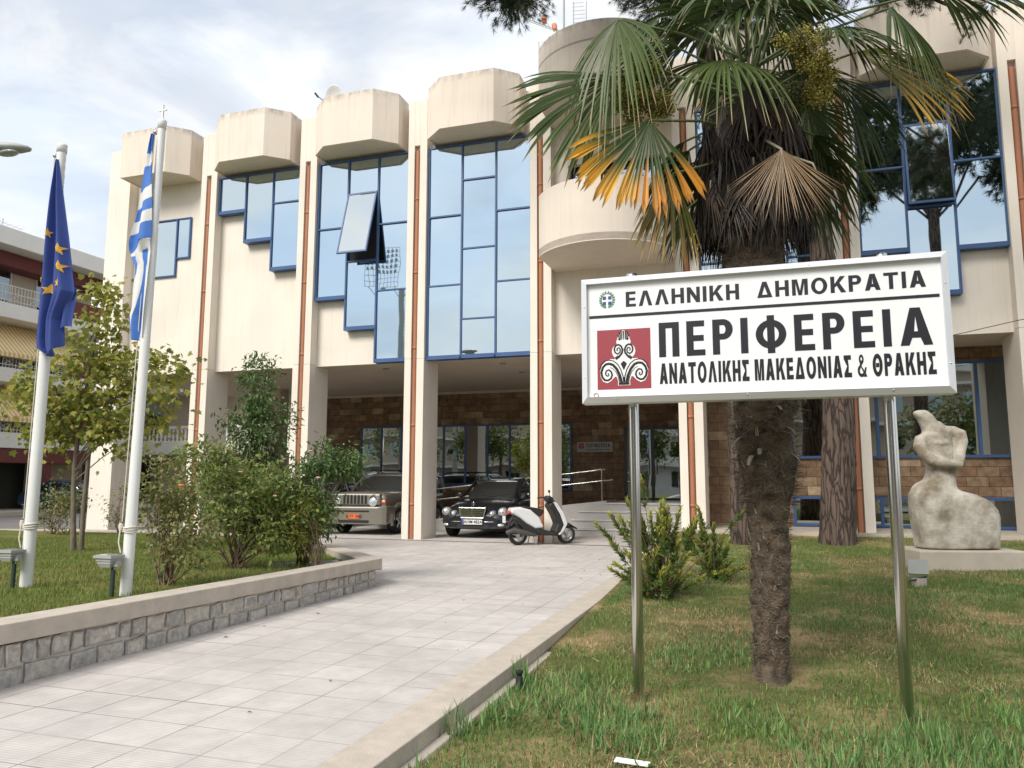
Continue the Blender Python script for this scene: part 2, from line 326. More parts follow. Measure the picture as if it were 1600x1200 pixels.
vs=[(10.17,-8.12,-.3),(3.7,-.4,-.3),(3.56,-.52,-.3),(9.95,-8.2,-.3),(10.17,-8.12,.26),(3.7,-.4,-.08),(3.56,-.52,-.08),(9.95,-8.2,.26)]
mb.add(vs,[(0,1,5,4),(1,2,6,5),(2,3,7,6),(3,0,4,7),(0,3,2,1),(4,5,6,7)])
mb.build('mortar_core',mat('mortar',(.64,.58,.50),.95,c2=(.50,.45,.39),scale=5,bump=.6,bscale=40),gw)
rs=random.Random(11); mb=MB()
M['granite']=(lambda m:m)(newmat('granite_blocks')[0])
def granite():
    m=M['granite']; n=m.node_tree; L=n.links; p=n.nodes['Principled BSDF']; g=n.nodes.new('ShaderNodeNewGeometry')
    r=n.nodes.new('ShaderNodeValToRGB'); e=r.color_ramp; e.elements[0].color=(.34,.325,.30,1); e.elements[1].color=(.58,.53,.46,1)
    for q,c in ((.35,(.42,.40,.37)),(.6,(.50,.455,.40)),(.8,(.38,.355,.32))): z=e.elements.new(q); z.color=(*c,1)
    L.new(g.outputs['Random Per Island'],r.inputs[0])
    a=n.nodes.new('ShaderNodeTexNoise'); a.inputs['Scale'].default_value=22; a.inputs['Detail'].default_value=10; L.new(g.outputs['Position'],a.inputs['Vector'])
    mr=n.nodes.new('ShaderNodeMapRange'); mr.inputs['From Min'].default_value=.3; mr.inputs['From Max'].default_value=.7; mr.inputs['To Min'].default_value=.72; mr.inputs['To Max'].default_value=1.2; L.new(a.outputs['Fac'],mr.inputs[0])
    h=n.nodes.new('ShaderNodeHueSaturation'); L.new(r.outputs[0],h.inputs['Color']); L.new(mr.outputs[0],h.inputs['Value']); L.new(h.outputs[0],p.inputs['Base Color']); p.inputs['Roughness'].default_value=.9
    b=n.nodes.new('ShaderNodeBump'); b.inputs['Strength'].default_value=.9; b.inputs['Distance'].default_value=.02; L.new(a.outputs['Fac'],b.inputs['Height']); L.new(b.outputs[0],p.inputs['Normal'])
granite()
def stone(mb,y0,y1,z0,z1,x=10.185,d=.018):
    g=.02; pts=[]
    def j(): return rs.uniform(-.012,.012)
    bx=[(y0+j(),z0+j()),((y0+y1)/2,z0+j()),(y1+j(),z0+j()),(y1+j(),(z0+z1)/2),(y1+j(),z1+j()),((y0+y1)/2,z1+j()),(y0+j(),z1+j()),(y0+j(),(z0+z1)/2)]
    cy,cz_=(y0+y1)/2,(z0+z1)/2
    r0=[(x-.02,a,b) for a,b in bx]; r1=[(x+d*.7,a,b) for a,b in bx]
    r2=[(x+d+rs.uniform(-.004,.010),cy+(a-cy)*.8,cz_+(b-cz_)*.75) for a,b in bx]
    mb.loft([r0,r1,r2],0,True,False)
y=-24
for (h0,h1) in ((0,1),(1,2)):
    y=-24+rs.random()*.2
    while y<-8.3:
        L_=rs.choice([.13,.18,.24,.3,.36]) if h0==1 else rs.choice([.25,.34,.42,.3])
        if y+L_>-8.12: L_=-8.12-y
        top=cz(y)-.15; H=top+.02
        z0=-.03+(H)*(.52 if h0 else 0)+.012; z1=-.03+H*(1.0 if h0 else .50)-.008
        stone(mb,y+.014,y+L_-.014,z0,z1); y+=L_
    if h0==0: pass
mb.build('stone_facing',M['granite'],gw,recalc=True)

# ---------------- the office building ----------------
C=[0,3.43,6.87,10.35,13.98,17.51,21.0,24.5]
bld=thing('office_building','long cream office block on tall pillars with mirror glass windows and faceted roof boxes','office building',(10,2,0))
WI=.33
# upper storeys core behind the panels
mb=MB(); mb.box(-3.78,10.64,.47,13,4.67,11.7); mb.box(13.69,26,.47,13,4.67,11.7); mb.box(10.64,13.69,1.3,13,4.67,11.7)
mb.build('upper_storeys',M['cream'],bld)
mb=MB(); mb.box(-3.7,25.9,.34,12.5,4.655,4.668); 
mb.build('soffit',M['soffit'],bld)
M['downlight']=mat('downlight_grey',(.3,.29,.27),.5)
for cx in (1.7,5.1,8.6,12.2):
    for yy in (1.2,3.0):
        mb=MB(); mb.lathe([(.0,-.004),(.09,-.004),(.09,-.03),(.0,-.03)],12,(cx+.4*math.sin(yy*7),yy,4.655)); mb.build('downlight',M['downlight'],bld)
# pillars
for i,c in enumerate(C):
    zb=.40 if i>=4 else -.05
    if i==4: zb=.0
    mb=MB()
    xl,sl,sr,xr=c-.27,c-.082,c+.082,c+.29
    D=.95 if i<4 else 1.2
    mb.box(xl,sl,0,D,zb,4.69); mb.box(sr,xr,0,D,zb,4.69); mb.box(sl,sr,.14,D,zb,4.69)
    mb.box(xl,sl,0,.46,4.695,11.92); mb.box(sr,xr,0,.46,4.695,11.92); mb.box(sl,sr,.14,.46,4.69,10.6); mb.box(sl,sr,.002,.46,10.6,11.919)
    o=mb.build('pillar',M['cream'],bld,bevel=.006)
    p=MB(); p.tube([(c+.005,.075,zb+.0),(c,.075,10.45)],.066,14)
    z=zb+.9
    while z<10.3: p.lathe([(.066,0),(.073,.0),(.073,.07),(.066,.07)],14,(c,.075,z)); z+=2.05
    p.build('drainpipe',M['pipe'],o)
mb=MB(); mb.box(-3.82,-2.99,0,.9,-.05,4.69); mb.box(-3.82,-2.99,0,.46,4.695,11.85)
mb.build('pillar',M['white_render'],bld,bevel=.008)
mb=MB()
for x in (-.9,):
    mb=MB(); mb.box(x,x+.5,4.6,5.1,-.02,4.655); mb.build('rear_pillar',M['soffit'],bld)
# wall panels
def bay(i): return (C[i]+.29 if i>=0 else -2.99, C[i+1]-.27)
for i in range(-1,7):
    a,b=bay(i); mb=MB()
    if i==3:
        mb.box(a,11.02,WI,.475,4.66,11.86); mb.box(13.4,b,WI,.475,4.66,11.86); mb.box(11.02,13.4,WI,.475,4.66,7.3); mb.box(11.02,13.4,WI,.475,9.62,11.86)
    else: mb.box(a,b,WI,.475,4.66,11.86)
    mb.build('wall_panel',M['cream'],bld)
# roof boxes
for i in range(-1,7):
    a,b=bay(i)
    if i==3: continue
    if i==-1: P=[(-2.76,.34),(-2.72,-.68),(-1.05,-.68),(-.56,-.2),(-.56,.34)]
    else:
        m_=(a+b)/2; P=[(m_-1.33,.34),(m_-1.33,-.27),(m_-.77,-.76),(m_+.72,-.76),(m_+1.26,-.27),(m_+1.26,.34)]
    cxm=sum(p[0] for p in P)/len(P)
    mb=MB(); n=len(P)
    ins=lambda k,dz:[(cxm+(x-cxm)*k, (y if y>.3 else y+(1-k)*1.4), dz) for x,y in P]
    rings=[ins(.955,10.62),ins(.955,10.585),ins(1.0,10.60),ins(1.0,12.03),ins(.9,12.03),ins(.9,11.8)]
    mb.loft(rings,0,True,False)
    mb.build('roof_box',M['cream_top'],bld)
# curved balcony and roof drum (bay between pillars 3 and 4)
def arc(n=28):
    pts=[]; cx=12.14; ch=1.50; sag=.88; y0=-1.12; r=(ch*ch+sag*sag)/(2*sag); a0=math.asin(ch/r)
    for k in range(n+1):
        t=-a0+2*a0*k/n; pts.append((cx+r*math.sin(t), y0-(r*math.cos(t)-(r-sag))))
    return [(cx-ch,.0)]+pts+[(cx+ch,.0)]
A=arc()
def wallring(mb,A,z0,z1,th=.12):
    cx=12.14
    B=[(cx+(x-cx)*.925,(y*.93 if y<-.01 else .0)) for x,y in A]
    n=len(A); vs=[(x,y,z0) for x,y in A]+[(x,y,z1) for x,y in A]+[(x,y,z1) for x,y in B]+[(x,y,z0) for x,y in B]
    fs=[]
    for k in range(n-1):
        for r in range(3): fs.append((r*n+k,r*n+k+1,(r+1)*n+k+1,(r+1)*n+k))
        fs.append((3*n+k,3*n+k+1,k+1,k))
    mb.add(vs,fs,0,False)
    mb.add(vs,[(0,n,2*n,3*n),(n-1,2*n-1,3*n-1,4*n-1)])
mb=MB(); wallring(mb,A,6.82,8.30); 
full=[(10.66,.331)]+A[1:-1]+[(13.62,.331)]
mb.prism([(x,y) for x,y in full],6.80,6.98)
mb.build('balcony',M['cream_bal'],bld)
mb=MB(); wallring(mb,A,10.62,12.05); mb.prism(full,10.6,10.75); mb.prism(full,11.55,11.6)
mb.build('roof_drum',M['cream_top'],bld)

def window(panes, y=.10, parent=bld, depth=.26, bw=.022, gm='glass', sash=None, fm='blue', name='window', sill=True, seed=0):
    """panes: (x0,x1,z0,z1) in the plane of the wall; frame bars merged, every pane its own sheet of glass"""
    V={}; H={}
    for x0,x1,z0,z1 in panes:
        for x in (x0,x1): V.setdefault(round(x,3),[]).append((z0,z1))
        for z in (z0,z1): H.setdefault(round(z,3),[]).append((x0,x1))
    def merge(l):
        l=sorted(l); o=[list(l[0])]
        for a,b in l[1:]:
            if a<=o[-1][1]+1e-3: o[-1][1]=max(o[-1][1],b)
            else: o.append([a,b])
        return o
    fr=MB(); allz0=min(p[2] for p in panes)
    for x,l in V.items():
        for a,b in merge(l): fr.box(x-bw,x+bw,y,y+depth,a-bw,b+bw)
    for z,l in H.items():
        for a,b in merge(l):
            fr.box(a-bw+.004,b+bw-.004,y+.004,y+depth-.004,z-bw*.9,z+bw*.9)
    if sill:
        for z,l in H.items():
            for a,b in l:
                below=[p for p in panes if abs(p[3]-z)<.01 and p[0]<b-.05 and p[1]>a+.05]
                if not below: fr.box(a-bw+.006,b+bw-.006,y-.012,y+depth-.006,z-.085,z-bw*.95)
    wo=bpy.data.objects.new(name,None); col.objects.link(wo); wo.parent=parent; wo.location=(0,0,0)
    wo.empty_display_size=.1
    wl=Vector(((panes[0][0]+panes[-1][1])/2,y,allz0)); wo.location=wl-parent_world(parent)
    fr.build('frame',M[fm],wo)
    g=MB(); rr=random.Random(seed+int(panes[0][0]*10))
    for p in panes:
        if sash is not None and p==sash: continue
        x0,x1,z0,z1=p; t=[rr.uniform(-.008,.008) for _ in range(3)]
        g.add([(x0,y+.045+t[0],z0),(x1,y+.045+t[1],z0),(x1,y+.045+t[1]+t[2],z1),(x0,y+.045+t[0]+t[2],z1)],[(0,1,2,3)])
    g.build('pane',M[gm],wo,recalc=False)
    return wo
def sash(wo, p, y, ang):
    x0,x1,z0,z1=p; h=z1-z0; s=bpy.data.objects.new('sash',None)
    fr=MB(); 
    fr.box(x0+.02,x0+.06,-.02,.03,-h,0); fr.box(x1-.06,x1-.02,-.02,.03,-h,0); fr.box(x0+.06,x1-.06,-.018,.03,-.05,0); fr.box(x0+.06,x1-.06,-.018,.03,-h,-h+.05)
    g=fr.build('sash',M['blue'],wo,off=(0,0,0)); g.location=Vector((0,y,z1))-parent_world(wo); g.rotation_euler=(-ang,0,0)
    q=MB(); q.add([(x0+.055,-.008,-h+.045),(x1-.055,-.008,-h+.045),(x1-.055,-.008,-.045),(x0+.055,-.008,-.045)],[(0,1,2,3)])
    q.build('pane',M['glass_sash'],g,off=(0,0,0),recalc=False)
def cols3(i):
    a,b=bay(i); a+=.03; b-=.01; w_=(b-a)/3; return [(a+w_*k,a+w_*(k+1)) for k in range(3)]
T=10.5
c=cols3(0); window([(*c[0],9.45,T),(*c[1],8.5,T),(*c[2],9.52,T),(*c[2],7.58,9.52)])
c=cols3(1); S=(*c[1],7.54,9.49)
wo=window([(*c[0],8.55,T),(*c[0],6.58,8.55),(*c[1],9.49,T),S,(*c[1],5.68,7.54),(*c[2],8.53,T),(*c[2],6.65,8.53),(*c[2],4.74,6.65)],sash=S)
sash(wo,S,.09,R(16)); d=MB(); d.box(S[0]+.03,S[1]-.03,.20,.325,S[2]+.03,S[3]-.03); d.build('shade_backing',M['dark'],wo)  # near-black panel paints in the shade of the room behind the open sash
for k in (2,4):
    c=cols3(k); window([(*c[0],8.55,T),(*c[0],6.64,8.55),(*c[0],4.74,6.64),(*c[1],9.5,T),(*c[1],7.6,9.5),(*c[1],5.7,7.6),(*c[1],4.74,5.7),(*c[2],8.55,T),(*c[2],6.64,8.55),(*c[2],4.74,6.64)])
c=cols3(5); S=(*c[1],7.55,9.45)
wo=window([(*c[0],8.5,T),(*c[0],6.62,8.5),(*c[1],9.45,T),S,(*c[1],5.6,7.55),(*c[2],8.5,T),(*c[2],6.58,8.5)],sash=S)
sash(wo,S,.09,R(5)); d=MB(); d.box(S[0]+.03,S[1]-.03,.20,.325,S[2]+.03,S[3]-.03); d.build('shade_backing',M['dark'],wo)  # another near-black panel, its colour standing for the unlit room
c=cols3(6); window([(*c[0],8.5,T),(*c[1],8.5,T),(*c[2],8.5,T)])
window([(-2.30,-1.33,7.69,9.47),(-1.33,-.84,8.23,9.47)],y=.26,depth=.09,sill=False)
window([(11.1,12.2,7.3,9.5),(12.2,13.3,7.3,9.5)],y=.62,depth=.1,sill=False)
d=MB(); d.box(11.02,13.4,.68,1.2,7.0,9.7); d.build('shade_backing',M['dark'],bld)  # near-black block fills the recess; its colour stands for the room's shade

# ground floor
mb=MB(); mb.box(-1.5,14.1,7.12,7.4,-.05,4.655); mb.box(14.10,14.4,2.02,7.3,-.05,4.655); mb.box(14.4,26,2.02,2.3,.38,4.655)
mb.build('stone_wall',M['stone'],bld)
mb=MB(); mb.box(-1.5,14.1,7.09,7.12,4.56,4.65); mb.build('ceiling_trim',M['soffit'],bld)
pn=[]; x=1.45
while x<8.0: pn.append((x,min(x+.825,8.05),1.36,3.42)); x+=.825
window(pn,y=7.03,depth=.09,bw=.03,gm='glass_low',sill=False)
window([(9.0,9.4,1.2,3.41)],y=7.03,depth=.09,bw=.03,gm='glass_low',sill=False)
window([(16.25,18.2,2.08,4.28),(18.2,20.35,2.08,4.28),(20.35,22.4,2.08,4.28),(22.4,24.4,2.08,4.28)],y=1.95,depth=.08,bw=.035,gm='glass_low',sill=False)
window([(16.25,18.2,.45,1.1),(18.2,20.35,.45,1.1),(20.35,22.4,.45,1.1),(22.4,24.4,.45,1.1)],y=1.95,depth=.08,bw=.035,gm='glass_low',sill=False)
M['dframe']=mat('dark_grey_frame',(.03,.035,.04),.4)
dr=window([(11.25,12.14,.9,3.2),(12.14,13.03,.9,3.2)],y=7.02,depth=.1,bw=.05,gm='glass_low',fm='dframe',name='door',sill=False)
h=MB(); h.tube([(12.02,6.93,1.7),(12.02,6.93,2.2)],.015,8); h.tube([(12.26,6.93,1.7),(12.26,6.93,2.2)],.015,8); h.build('handle',M['steel'],dr)
# steps, landing, ramp and handrail
mb=MB(); X1=13.98; NOS=[]
for k,(yy,zt,x0) in enumerate(((2.6,.2,10.3),(2.95,.43,10.4),(3.3,.65,10.55),(3.65,.87,11.25))):
    mb.box(x0,X1,yy,7.11,(0 if k==0 else (.2,.43,.65)[k-1]),zt-.035)
    q=MB(); q.box(x0-.01,X1,yy-.03,7.11 if k==3 else yy+.5,zt-.034,zt); NOS.append(q)
so_=mb.build('steps',M['marble'],bld)
for q in NOS: q.build('tread',M['nosing'],so_)
mb=MB(); mb.prism_y([(3.2,-.04),(11.24,-.04),(11.24,.93),(3.2,.02)],3.72,5.3); mb.build('ramp',M['marble'],bld)
mb=MB(); rz=lambda x:.02+(x-3.2)*.91/8.04
for hh in (.9,.58): mb.tube([(3.4,3.8,rz(3.4)+hh),(11.22,3.8,rz(11.22)+hh)],.022,8)
mb.tube([(11.22,3.8,rz(11.22)+.58),(11.42,3.8,rz(11.22)+.6)],.022,8)
for x in (3.5,5.4,7.3,9.2,11.1): mb.tube([(x,3.8,rz(x)-.02),(x,3.8,rz(x)+.9)],.02,8)
mb.build('handrail',M['steel'],bld)

rg0=np.random.default_rng(3)
mb=MB()
for k in range(24):
    x=rg0.uniform(10.3,13.1) if k<70 else rg0.uniform(5,13); y=rg0.uniform(-14.5,-.6) if k<70 else rg0.uniform(-3,-.5)
    if x<10.25 and y<-1.0-(x-4.2)*1.25: continue
    a=rg0.random()*6.28; l=rg0.uniform(.012,.035); w_=l*.45; c,s_=math.cos(a),math.sin(a)
    mb.add([(x-c*l,y-s_*l,.006),(x+s_*w_,y-c*w_,.012),(x+c*l,y+s_*l,.008),(x-s_*w_,y+c*w_,.014)],[(0,1,2,3)])
o=mb.build('fallen_leaves',mat('dry_leaf',(.16,.09,.04),.9,c2=(.08,.05,.03),scale=3),recalc=False); tag(o,kind='stuff')
# ---------------- lettering ----------------
def arcpts(cx,cy,rx,ry,a0,a1,n=14): return [(cx+rx*math.cos(R(a0+(a1-a0)*k/n)),cy+ry*math.sin(R(a0+(a1-a0)*k/n))) for k in range(n+1)]
def glyph(ch, W, t):
    """bold sans capital, unit height, width W, stroke t: (width, outline loops)"""
    v=t*.82; h=W/2
    if ch in 'EΕ': return [[(0,0),(W,0),(W,v),(t,v),(t,.5-v/2),(W*.93,.5-v/2),(W*.93,.5+v/2),(t,.5+v/2),(t,1-v),(W*.97,1-v),(W*.97,1),(0,1)]]
    if ch=='Λ': return [[(0,0),(t*1.05,0),(h,1-t*1.2),(W-t*1.05,0),(W,0),(h+t*.6,1),(h-t*.6,1)]]
    if ch in 'HΗ': return [[(0,0),(t,0),(t,.5-v/2),(W-t,.5-v/2),(W-t,0),(W,0),(W,1),(W-t,1),(W-t,.5+v/2),(t,.5+v/2),(t,1),(0,1)]]
    if ch in 'NΝ': return [[(0,0),(t*.95,0),(t*.95,1-t*1.9),(W-t,0),(W,0),(W,1),(W-t*.95,1),(W-t*.95,t*1.9),(t,1),(0,1)]]
    if ch in 'IΙ1': return [[(0,0),(t,0),(t,1),(0,1)]]
    if ch in 'KΚ': return [[(0,0),(t,0),(t,.32),(t*1.5,.44),(W-t*1.15,0),(W+t*.12,0),(t*2.2,.60),(W,1),(W-t*1.25,1),(t,.53),(t,1),(0,1)]]
    if ch=='Δ': return [[(0,0),(W,0),(h+t*.55,1),(h-t*.55,1)],[(t*1.25,v),(h,1-t*1.35),(W-t*1.25,v)]]
    if ch in 'MΜ': return [[(0,0),(t*.92,0),(t*.92,1-t*1.1),(h-t*.45,0),(h+t*.45,0),(W-t*.92,1-t*1.1),(W-t*.92,0),(W,0),(W,1),(W-t*1.35,1),(h,.28),(t*1.35,1),(0,1)]]
    if ch in 'OΟ0': return [arcpts(h,.5,h,.515,0,350,34),arcpts(h,.5,h-t,.515-v,0,350,34)]
    if ch=='Θ': return [arcpts(h,.5,h,.515,0,350,34),arcpts(h,.5,h-t,.515-v,0,350,34),[(h-t*.55,.5-v/2.2),(h+t*.55,.5-v/2.2),(h+t*.55,.5+v/2.2),(h-t*.55,.5+v/2.2)]]
    if ch=='Φ':
        g=t*.5; q=math.degrees(math.acos(g/h)); qi=math.degrees(math.acos(min(.99,g/(h-t))))
        ry=.40; top=arcpts(h,.5,h,ry,-q,q,16); lf=arcpts(h,.5,h,ry,180-q,180+q,16)
        return [top+[(h+g,1.03),(h-g,1.03)]+lf+[(h-g,-.03),(h+g,-.03)], arcpts(h,.5,h-t,ry-v,-qi,qi,12), arcpts(h,.5,h-t,ry-v,180-qi,180+qi,12)]
    if ch in 'PΡ': 
        r=.29; cx=W-r*.95
        return [[(0,0),(t,0),(t,1-2*r)]+arcpts(cx,1-r,r*.95,r,-90,90,14)+[(0,1)], [(t,1-2*r+v),(t,1-v)]+arcpts(cx,1-r,r*.95-t,r-v,90,-90,10)]
    if ch in 'AΑ': return [[(0,0),(t*1.08,0),(t*1.45,.2),(W-t*1.45,.2),(W-t*1.08,0),(W,0),(h+t*.62,1),(h-t*.62,1)],[(t*1.72,.2+v),(W-t*1.72,.2+v),(h,1-t*1.1)]]
    if ch in 'TΤ': return [[(h-t/2,0),(h+t/2,0),(h+t/2,1-v),(W,1-v),(W,1),(0,1),(0,1-v),(h-t/2,1-v)]]
    if ch=='Π': return [[(0,0),(t,0),(t,1-v),(W-t,1-v),(W-t,0),(W,0),(W,1),(0,1)]]
    if ch=='Σ': return [[(0,0),(W,0),(W,v),(t*1.5,v),(W*.62,.5),(t*1.45,1-v),(W*.96,1-v),(W*.96,1),(0,1),(0,1-v*.8),(W*.40,.5),(0,v*.8)]]
    if ch=='&': return [[(W,0),(W-t*1.3,0),(W*.70,.13)]+arcpts(W*.40,.27,W*.40,.28,-35,-250,14)[:]+[(W*.27,.60)]+arcpts(W*.44,.79,W*.26,.22,200,-50,14)+[(W*.42,.50),(W*.72,.27),(W*.80,.42),(W*.98,.42),(W*.86,.18)],
                        arcpts(W*.44,.81,W*.09,.085,0,340,12), [(W*.35,.45),(W*.60,.20)]+arcpts(W*.42,.26,W*.19,.13,-40,-230,9)]
    return None
def textmesh(name, text, x, z, height, widths, y, m, parent, off, gap=.16, t=.2, th=.002, scale_to=None, space=.5):
    """flat cut letters facing -Y, from x to the right, baseline z"""
    L=[]; cx=0
    for ch in text:
        if ch==' ': cx+=space; continue
        W_=widths.get(ch, widths['*']) if ch not in 'IΙ' else t
        L.append((ch,cx,W_)); cx+=W_+gap
    total=cx-gap; sx=height if scale_to is None else scale_to/total
    cu=bpy.data.curves.new(name,'CURVE'); cu.dimensions='2D'; cu.fill_mode='BOTH'; cu.extrude=th/2
    for ch,c0,W_ in L:
        for lp in glyph(ch,W_,t):
            s=cu.splines.new('POLY'); s.points.add(len(lp)-1)
            for i,(a,b) in enumerate(lp): s.points[i].co=((c0+a)*sx,b*height,0,1)
            s.use_cyclic_u=True
    tmp=bpy.data.objects.new(name,cu); col.objects.link(tmp)
    me=bpy.data.meshes.new_from_object(tmp.evaluated_get(bpy.context.evaluated_depsgraph_get())); bpy.data.objects.remove(tmp); bpy.data.curves.remove(cu)
    me.materials.clear(); me.materials.append(m)
    me.transform(Matrix.Rotation(math.pi/2,4,'X')); me.transform(Matrix.Translation(Vector((x,y,z))-Vector(off)))
    o=bpy.data.objects.new(name,me); col.objects.link(o); o.parent=parent; return o
def fonttext(name, body, size, loc, m, parent, off, rz=0, sx=1.0, offset=0.0):
    c=bpy.data.curves.new(name,'FONT'); c.body=body; c.size=size; c.extrude=.001; c.offset=offset; c.align_x='CENTER'; c.align_y='CENTER'
    tmp=bpy.data.objects.new(name,c); col.objects.link(tmp)
    me=bpy.data.meshes.new_from_object(tmp.evaluated_get(bpy.context.evaluated_depsgraph_get())); bpy.data.objects.remove(tmp); bpy.data.curves.remove(c)
    me.materials.clear(); me.materials.append(m); me.transform(Matrix.Scale(sx,4,(1,0,0)))
    me.transform(Matrix.Rotation(math.pi/2,4,'X')); me.transform(Matrix.Translation(Vector(loc)-Vector(off)))
    o=bpy.data.objects.new(name,me); col.objects.link(o); o.parent=parent; return o
# ---------------- the big sign ----------------
M['sign_white']=mat('sign_face_white',(.80,.81,.82),.25,spec=.5,c2=(.76,.77,.78),scale=1.5)
M['sign_frame']=mat('white_aluminium',(.72,.73,.74),.3,.35)
M['ink']=mat('sign_black_vinyl',(.014,.014,.02),.35)
M['red']=mat('sign_red_vinyl',(.30,.045,.06),.4)
M['white']=mat('white_vinyl',(.78,.78,.76),.4)
SY=-12.50
sg=thing('office_sign','large white board with black Greek lettering and a red emblem, raised on two steel posts','sign',(15.5,SY,-.15))
SO=Vector((15.5,SY,-.15)); SX0,SX1,SZ0,SZ1=14.235,16.785,2.10,3.075
mb=MB(); mb.box(SX0+.04,SX1-.04,SY+.01,SY+.11,SZ0+.04,SZ1-.04); mb.build('sign_face',M['sign_white'],sg)
mb=MB(); f=.046
for a in ((SX0,SX1,SZ1-f,SZ1),(SX0,SX1,SZ0,SZ0+f)):
    z0,z1=a[2],a[3]; zi=(z0 if z0>2.5 else z1); zo=(z1 if z0>2.5 else z0)
    mb.add([(SX0,SY-.0,zo),(SX1,SY-.0,zo),(SX1-f,SY-.03,zi),(SX0+f,SY-.03,zi)]+[(SX0,SY+.14,zo),(SX1,SY+.14,zo),(SX1-f,SY+.006,zi),(SX0+f,SY+.006,zi)],
           [(0,1,2,3),(0,4,5,1),(3,2,6,7),(4,7,6,5)])
for xo,xi in ((SX0,SX0+f),(SX1,SX1-f)):
    mb.add([(xo,SY,SZ0),(xo,SY,SZ1),(xi,SY-.03,SZ1-f),(xi,SY-.03,SZ0+f),(xo,SY+.14,SZ0),(xo,SY+.14,SZ1),(xi,SY+.006,SZ1-f),(xi,SY+.006,SZ0+f)],
           [(0,1,2,3),(0,4,5,1),(3,2,6,7),(4,7,6,5)])
mb.add([(SX0,SY+.14,SZ0),(SX1,SY+.14,SZ0),(SX1,SY+.14,SZ1),(SX0,SY+.14,SZ1)],[(0,1,2,3)])
mb.build('sign_frame',M['sign_frame'],sg)
for a,b in [(14.8,SZ1-.03),(15.9,SZ1-.03)]+[(x,SZ0+.03) for x in (14.5,15.45,16.4)]+[(q,z) for z in (2.3,2.85) for q in (SX0+.03,SX1-.03)]:
    mb=MB(); mb.ball((a,SY-.017,b),.008,6); mb.build('rivet',M['steel'],sg)
for x,zb in ((14.60,-.25),(16.40,-.25)):
    mb=MB(); mb.tube([(x,SY+.19,zb),(x,SY+.19,3.13)],.041,20); mb.lathe([(.043,0),(.043,.03),(.0,.032)],20,(x,SY+.19,3.11))
    mb.build('post',M['steel'],sg)
    mb=MB()
    for z in (2.3,2.9): mb.box(x-.06,x+.06,SY+.142,SY+.15,z,z+.05); mb.tube([(x-.047,SY+.15,z+.025),(x-.047,SY+.2,z+.025)],.006,6); mb.tube([(x+.047,SY+.15,z+.025),(x+.047,SY+.2,z+.025)],.006,6)
    mb.build('bracket',M['steel'],sg)
YT=SY+.0085
# sign coordinates: fraction along the board -> metres
sx=lambda u:SX0+u*(SX1-SX0)
WID={'*':.72,'Λ':.82,'Α':.80,'Δ':.84,'Μ':.86,'Ο':.86,'Ε':.62,'Η':.74,'Ν':.76,'Κ':.78,'Ρ':.66,'Τ':.74,'Π':.74,'Φ':.86,'Σ':.66,'&':.80,'Θ':.84}
textmesh('lettering','ΕΛΛΗΝΙΚΗ  ΔΗΜΟΚΡΑΤΙΑ',sx(.136),2.838,.117,WID,YT,M['ink'],sg,SO,gap=.17,t=.215,scale_to=sx(.945)-sx(.136),space=.42)
textmesh('lettering','ΠΕΡΙΦΕΡΕΙΑ',sx(.232),2.435,.262,{**WID,'Π':.60,'Ε':.54,'Ρ':.58,'Φ':.84,'Α':.80},YT,M['ink'],sg,SO,gap=.215,t=.205,scale_to=sx(.953)-sx(.232))
textmesh('lettering','ΑΝΑΤΟΛΙΚΗΣ ΜΑΚΕΔΟΝΙΑΣ & ΘΡΑΚΗΣ',sx(.232),2.232,.155,WID,YT,M['ink'],sg,SO,gap=.16,t=.25,scale_to=sx(.957)-sx(.232),space=.34)
mb=MB(); mb.box(SX0+.06,SX1-.062,YT-.002,YT+.004,2.762,2.783); mb.build('rule_line',M['ink'],sg)
# red emblem
EX0,EX1,EZ0,EZ1=sx(.047),sx(.207),2.205,2.665
mb=MB(); mb.box(EX0,EX1,YT-.001,YT+.004,EZ0,EZ1); em=mb.build('emblem_panel',M['red'],sg)
def E_(a,b):   # emblem drawing coordinates 0..1
    return (EX0+a*(EX1-EX0), EZ0+b*(EZ1-EZ0))
def sil(pts): return [E_(a,b) for a,b in pts]
half=[(.5,.985),(.45,.955),(.395,.87),(.365,.79),(.375,.745),(.33,.73),(.29,.68),(.28,.62),(.30,.565),(.33,.53),(.33,.50),(.26,.505),(.17,.48),(.09,.41),(.05,.31),(.06,.21),(.11,.13),(.19,.105),(.26,.14),(.33,.205),(.36,.21),(.39,.13),(.385,.06)]
poly=sil(half+[(1-a,b) for a,b in half[::-1][:-1]])
mb=MB(); mb.prism_y(poly,YT-.003,YT-.0012); mb.build('emblem_ground',M['white'],em)
mb=MB()
def stroke(pts,w0,w1):
    n=len(pts); L_=[];R_=[]
    P2=[Vector(E_(*p)) for p in pts]
    for i in range(n):
        t=(P2[min(i+1,n-1)]-P2[max(i-1,0)]); t.normalize(); nn=Vector((-t.y,t.x)); w_=(w0+(w1-w0)*i/(n-1))*(EX1-EX0)/2*1.55
        L_.append(P2[i]+nn*w_); R_.append(P2[i]-nn*w_)
    vs=[(p.x,YT-.0042,p.y) for p in L_+R_]; mb.add(vs,[(i,i+1,n+i+1,n+i) for i in range(n-1)])
def spiral(cx,cy,r0,r1,a0,turns,s,n=44):
    return [(cx+s*(r0+(r1-r0)*k/n)*math.cos(R(a0+360*turns*k/n)),cy+(r0+(r1-r0)*k/n)*math.sin(R(a0+360*turns*k/n))*1.05) for k in range(n+1)]
